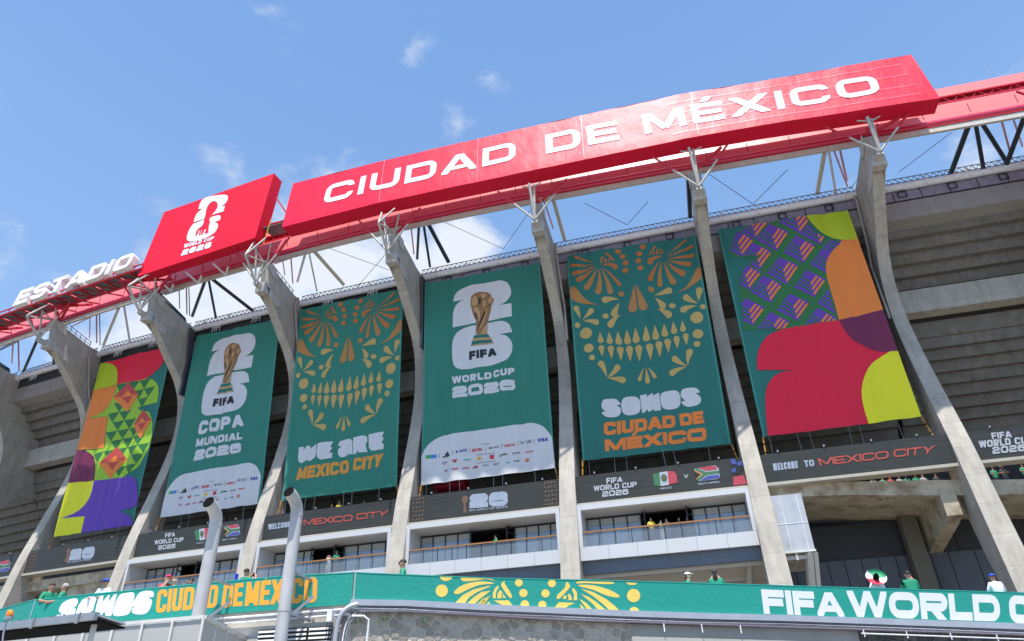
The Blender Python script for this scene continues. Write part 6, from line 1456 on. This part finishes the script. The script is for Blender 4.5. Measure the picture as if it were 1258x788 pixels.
def person(loc, H, yaw, label, shirt, pants=denim, skin=skin_m, hair=hairb, pose='rail', hat=None, longhair=False, sleeves=True, group=None, lod=0):
    "standing figure; yaw 0 faces the camera (-y)"
    t = thing('person', label, 'person', loc, group)
    k = H; hx = .128*k; R = {}
    J = {'pel': (0, 0, .53), 'wai': (0, .005, .62), 'che': (0, .01, .73), 'nek0': (0, .012, .825), 'nek1': (0, 0, .865), 'hea': (0, -.005, .925), 'crn': (0, .0, .962)}
    rad = {'pel': .088, 'wai': .078, 'che': .088, 'nek0': .045, 'nek1': .034, 'hea': .052, 'crn': .040}
    E_ = [('pel', 'wai'), ('wai', 'che'), ('che', 'nek0'), ('nek0', 'nek1'), ('nek1', 'hea'), ('hea', 'crn')]
    arms = {'rail': [((.15, -.02, .68), (.10, -.16, .66))]*2, 'down': [((.14, .0, .64), (.15, -.03, .50))]*2, 'phone': [((.15, -.06, .70), (.09, -.15, .90)), ((.15, -.07, .69), (.03, -.16, .66))], 'up2': [((.14, -.10, .74), (.05, -.17, .90))]*2,
            'chin': [((.13, -.08, .69), (.04, -.10, .84)), ((.15, -.05, .68), (.02, -.14, .66))], 'hips': [((.20, .04, .70), (.13, -.02, .60))]*2}[pose]
    for i, sx in enumerate((-1, 1)):
        (e, w) = arms[i]; s = 'LR'[i]
        J['sh'+s] = (sx*.100, .01, .805); J['el'+s] = (sx*e[0], e[1], e[2]); J['wr'+s] = (sx*w[0], w[1], w[2])
        d = Vector(J['wr'+s])-Vector(J['el'+s]); d.normalize(); pm = Vector(J['wr'+s])+d*.032; J['pa'+s] = tuple(pm)
        rad.update({'sh'+s: .043, 'el'+s: .029, 'wr'+s: .019, 'pa'+s: .020}); E_ += [('che', 'sh'+s), ('sh'+s, 'el'+s), ('el'+s, 'wr'+s), ('wr'+s, 'pa'+s)]
        if lod == 0:
            side = d.cross(Vector((0, 0, 1))); side.normalize()
            for f in range(4):
                q = pm+d*(.026+.004*(f in (1, 2)))+side*(f-1.5)*.0105+Vector((0, 0, -.006)); J['f%d%s' % (f, s)] = tuple(q); rad['f%d%s' % (f, s)] = .0052; E_.append(('pa'+s, 'f%d%s' % (f, s)))
            q = Vector(J['wr'+s])+d*.03+side*.026*(-sx); J['th'+s] = tuple(q); rad['th'+s] = .0058; E_.append(('wr'+s, 'th'+s))
        J['hi'+s] = (sx*.052, 0, .50); J['kn'+s] = (sx*.058, -.01, .28); J['an'+s] = (sx*.06, .01, .045); J['to'+s] = (sx*.068, -.075, .018)
        rad.update({'hi'+s: .058, 'kn'+s: .037, 'an'+s: .026, 'to'+s: .022}); E_ += [('pel', 'hi'+s), ('hi'+s, 'kn'+s), ('kn'+s, 'an'+s), ('an'+s, 'to'+s)]
    ks = list(J); me = bpy.data.meshes.new('body'); me.from_pydata([tuple(c*k for c in J[q]) for q in ks], [(ks.index(a), ks.index(b)) for a, b in E_], [])
    o = bpy.data.objects.new('body', me); COL.objects.link(o)
    md = o.modifiers.new('s', 'SKIN'); ms = o.modifiers.new('b', 'SUBSURF'); ms.levels = 1 if lod else 2; ms.render_levels = ms.levels
    for i, q in enumerate(ks): me.skin_vertices[0].data[i].radius = (rad[q]*k*(1.25 if q in ('pel', 'wai', 'che') else 1), rad[q]*k*(.85 if q in ('pel', 'wai', 'che') else 1)); me.skin_vertices[0].data[i].use_root = (q == 'pel')
    dg = bpy.context.evaluated_depsgraph_get(); ev = o.evaluated_get(dg); nm = bpy.data.meshes.new_from_object(ev); o.modifiers.clear(); o.data = nm
    for mm in (skin, shirt, pants): nm.materials.append(mm)
    def seg(p, a, b): a = Vector(a)*k; b = Vector(b)*k; d = b-a; u = max(0, min(1, (p-a).dot(d)/d.length_squared)); return (p-a-d*u).length-.0*k
    arm = [('el'+s, 'wr'+s) for s in 'LR']+[('wr'+s, 'pa'+s) for s in 'LR']; tor = [('pel', 'wai'), ('wai', 'che'), ('che', 'nek0'), ('shL', 'elL'), ('shR', 'elR'), ('che', 'shL'), ('che', 'shR')]; leg = [(a+s, b+s) for s in 'LR' for a, b in (('hi', 'kn'), ('kn', 'an'), ('an', 'to'))]; hd = [('nek1', 'hea'), ('hea', 'crn')]
    for f in nm.polygons:
        c = f.center; ds = [min(seg(c, J[a], J[b]) for a, b in g_) for g_ in (arm, tor, leg, hd)]; w = ds.index(min(ds)); f.use_smooth = True
        mi = {0: 0, 1: 1, 2: 2, 3: 0}[w]
        if w == 0 and sleeves == 'long' and min(seg(c, J['el'+s], J['wr'+s]) for s in 'LR') < min(seg(c, J['wr'+s], J['pa'+s]) for s in 'LR'): mi = 1
        if w == 1 and c.z < .53*k and abs(c.x) < .12*k: mi = 2
        f.material_index = mi
    o.parent = t; o.rotation_euler = (0, 0, yaw); WL[o.name] = np.zeros(3)
    def att(name, mb, m, smooth=True):
        me = lmesh(mb, m, name, smooth=60); q = bpy.data.objects.new(name, me); COL.objects.link(q); q.parent = o; return q
    def ell(cx, cy, cz, rx, ry, rz, z0=-1., nu=12, nv=7):
        mb = MB(); V = []; 
        for j in range(nv+1):
            a = math.asin(z0)+(math.pi/2-math.asin(z0))*j/nv
            for i in range(nu): b = 2*math.pi*i/nu; V.append(((cx+rx*math.cos(a)*math.cos(b))*k, (cy+ry*math.cos(a)*math.sin(b))*k, (cz+rz*math.sin(a))*k))
        return mb.add(V, [[j*nu+i, j*nu+(i+1) % nu, (j+1)*nu+(i+1) % nu, (j+1)*nu+i] for j in range(nv) for i in range(nu)]+[list(range(nu))[::-1]])
    if hair: 
        att('hair', ell(0, .010, .945, .049, .056, .052, -.15), hair)
        if longhair: att('hair_length', ell(0, .045, .86, .045, .022, .10, -1), hair)
    if lod == 0:
        for sx in (-1, 1): att('eye', ell(sx*.017, -.049, .932, .006, .005, .005, -1, 6, 4), eye_m)
        att('nose', ell(0, -.054, .918, .007, .010, .013, -1, 6, 4), skin); att('mouth', ell(0, -.047, .898, .014, .005, .004, -1, 6, 4), lip_col)
        for sx in (-1, 1): att('ear', ell(sx*.050, .0, .925, .006, .011, .017, -1, 6, 4), skin)
    if hat:
        att('cap', ell(0, .004, .952, .053, .061, .046, 0.0), hat)
        att('cap_brim', MB().prism([((.05*math.cos(a))*k, (-.05-.05*math.sin(a))*k, .955*k) for a in np.linspace(0, math.pi, 8)], (0, 0, .008*k)), hat)
    return t, o, att, J, k
def on_terrace(u, v, yaw, label, shirt, dback=.5, **kw):
    "figure standing behind the parapet with the top of the head at a photo pixel"
    T_ = topL if u < 435 else topR; S_ = plan(u, np.interp(u, [p[0] for p in T_], [p[1] for p in T_]))
    D = pxdir(u, v); n = away(S_); dist = np.linalg.norm(S_[:2])+dback; kk = dist/np.linalg.norm(D[:2]); P = D*kk
    return person((P[0], P[1], 2.62), max(1.35, min(1.95, P[2]-2.62))/.995, yaw, label, shirt, **kw)
G = 'people on the terrace behind the green parapet'
r_ = math.radians
on_terrace(65.6, 716, r_(60), 'dark haired man in green jersey facing right above the letters SOMOS', jers, pose='rail', group=G)
on_terrace(80.8, 716.7, r_(-70), 'grey haired man in green jersey turned left above the letters SOMOS', jers, hair=hairg, pose='rail', group=G)
on_terrace(131.2, 711, r_(-10), 'man in white shirt and blue cap leaning on the left parapet', whs, hat=capb, pose='rail', sleeves='long', group=G)
on_terrace(207.7, 706, r_(40), 'blond long haired woman in pink cap behind the parapet', reds, skin=skin2, hair=hairy, longhair=True, hat=capr, pose='chin', group=G)
on_terrace(215.5, 709, r_(-20), 'bearded man in green and red top beside the woman in pink cap', jers, skin=skin2, hair=None, pose='rail', group=G)
on_terrace(235, 710, r_(-50), 'dark haired person with a hand at the mouth left of the shorter duct', blks, pose='chin', sleeves='long', group=G)
t, ob, att, J, k_ = on_terrace(304.2, 698.6, r_(160), 'man in green jersey raising a phone between the two ducts', jers, pose='up2', group=G)
att('phone', MB().beam((-.03*k_, -.19*k_, .90*k_), (.03*k_, -.19*k_, .94*k_), .02, .09), black_m)
t, ob, att, J, k_ = on_terrace(494.7, 687, r_(-75), 'man in green jersey and sunglasses looking left by the parapet corner', jers, pose='rail', hair=hairb, group=G)
att('sunglasses', MB().beam((-.045*k_, -.055*k_, .934*k_), (.045*k_, -.055*k_, .934*k_), .012*k_, .018*k_), black_m); att('phone', MB().beam((-.10*k_, -.22*k_, .67*k_), (-.10*k_, -.30*k_, .69*k_), .05, .02), black_m)
t, ob, att, J, k_ = on_terrace(844.4, 703, r_(70), 'woman in white cap and ponytail with green shirt under the SOMOS banner', jers, skin=skin2, hat=capw, longhair=True, pose='rail', group=G, dback=.55)
t, ob, att, J, k_ = on_terrace(877, 700, r_(165), 'person in dark cap and green shirt with black sleeves filming upward', jers, longhair=True, hat=capk, pose='up2', group=G)
att('phone', MB().beam((.02*k_, -.19*k_, .92*k_), (.02*k_, -.19*k_, 1.0*k_), .07, .02), black_m)
t, ob, att, J, k_ = on_terrace(1074.7, 708, r_(170), 'person in white shirt wearing a green white and red sombrero', whs, pose='up2', group=G, sleeves='long')
sg = mat('sombrero green', (.01, .30, .12), .6); sw = mat('sombrero white', (.75, .75, .74), .6); sr = mat('sombrero red', (.65, .02, .06), .6)
HC = np.array([0, .035, .935])*k_; tilt = math.radians(58)
def hatp(r, a, h): x = r*math.cos(a); y = r*math.sin(a); z = h; return (HC[0]+x, HC[1]+z*math.sin(tilt)+y*math.cos(tilt), HC[2]+z*math.cos(tilt)-y*math.sin(tilt)+.02)
for a0, a1, m in ((-.6, 1.1, sg), (1.1, 2.1, sw), (2.1, 4.1, sr), (4.1, 5.68, sg)):
    pass
for j in range(6):
    a0 = j*math.pi/3; m = (sr, sr, sw, sg, sg, sw)[j]
    V = []; 
    for q in range(7):
        a = a0+math.pi/3*q/6
        for r, h in ((.09, 0), (.20, .0), (.29, .03), (.32, .08)): V.append(hatp(r, a, h))
    att('brim_panel', MB().add(V, [[q*4+i, q*4+i+1, q*4+i+5, q*4+i+4] for q in range(6) for i in range(3)]), m)
V = [hatp(r, 2*math.pi*q/14, h) for r, h in ((.095, 0), (.09, .1), (.06, .18), (.015, .22)) for q in range(14)]
att('sombrero_crown', MB().add(V, [[i*14+q, i*14+(q+1) % 14, (i+1)*14+(q+1) % 14, (i+1)*14+q] for i in range(3) for q in range(14)]+[list(range(42, 56))]), black_m)
t, ob, att, J, k_ = on_terrace(1113.4, 701.6, r_(170), 'man in green jersey holding a phone up beside the brown column', jers, pose='phone', group=G)
att('phone', MB().beam((.09*k_, -.17*k_, .92*k_), (.09*k_, -.17*k_, .99*k_), .075, .012), black_m)
on_terrace(1217.4, 704.8, r_(175), 'man in white shirt and blue cap seen from behind near the rightmost rib', whs, hat=capb, pose='rail', sleeves='long', group=G)
# lounge balconies
GB = 'guests on the lounge balconies'
def on_balcony(u, v, yaw, label, shirt, r=.4, **kw):
    s_, z = on_r(u, v, r); P = F(s_, r, 11.08); return person(P, max(1.45, min(1.95, z-11.08)), yaw, label, shirt, group=GB, lod=1, **kw)
on_balcony(799, 636, 0, 'guest in yellow shirt and cap at the rail of the rightmost balcony', yels, hat=capk, pose='rail')
on_balcony(811.3, 638.7, r_(30), 'guest in green top and white trousers on the rightmost balcony', jers, pants=whp, skin=skin2, pose='rail')
on_balcony(818, 636.8, r_(-20), 'guest in dark shirt leaning right of the white trousers', blks, pose='rail')
on_balcony(833.2, 634, r_(10), 'guest in black standing deep in the rightmost balcony opening', blks, r=-1.1, pose='down', sleeves='long')
on_balcony(843.3, 632.3, r_(-30), 'guest in black nearest the right folding door', blks, r=-1.2, pose='down', sleeves='long')
on_balcony(608.4, 657, r_(-60), 'guest in green jersey alone on the balcony under the 26 screen', jers, pose='rail')
on_balcony(404.8, 681.5, r_(10), 'guest in white trousers raising a phone on the balcony right of the taller duct', whs, pants=whp, skin=skin2, pose='up2')
on_balcony(413.9, 676.7, r_(-10), 'guest in green cap and jersey on the balcony right of the taller duct', jers, hat=capg, pose='rail')
# spectators behind the screens
GS_ = 'spectators seen in the gap around the led screens'
def spec(u, v, r, zf, label, shirt, **kw):
    s_, z = on_r(u, v, r); P = F(s_, r, z-1.6); return person(P, 1.6, 0, label, shirt, group=GS_, lod=1, pose='rail', **kw)
spec(1071, 586.5, -1.1, 0, 'spectator in white cap leftmost under the MEXICO CITY screen', whs, hat=capw); spec(1082.7, 585.5, -1.1, 0, 'spectator in green beside the white cap', jers); spec(1092, 585, -1.1, 0, 'spectator in red in the middle under the MEXICO CITY screen', reds)
spec(1103, 584.5, -1.1, 0, 'spectator in grey under the word CITY', grys); spec(1112, 584, -1.1, 0, 'spectator in blue cap under the word CITY', jers, hat=capb); spec(1123, 583, -1.1, 0, 'spectator in green with black hair under the letter T', jers)
spec(1132, 582.5, -1.1, 0, 'spectator in grey shirt next to the black top', grys, skin=skin2); spec(1148, 582, -1.1, 0, 'spectator in black nearest the rightmost rib', blks)
spec(1218, 573.5, -1.1, 0, 'spectator in green right of the rightmost rib', jers); spec(1229, 572, -1.1, 0, 'spectator in black with white cap right of the rightmost rib', blks, hat=capw); spec(1254, 570, -1.1, 0, 'spectator in green at the right picture edge', jers)
spec(408, 620.5, -1.1, 0, 'spectator in yellow behind the WE ARE screen', yels, hat=mat('yellow cap cloth', (.75, .6, .03), .7)); spec(417, 616.5, -1.1, 0, 'spectator in yellow cap behind the top of the WELCOME screen', yels, hat=mat('yellow cap cloth', (.75, .6, .03), .7)); spec(447, 616, -1.1, 0, 'spectator in green behind the MEXICO CITY screen', jers, hat=capg)
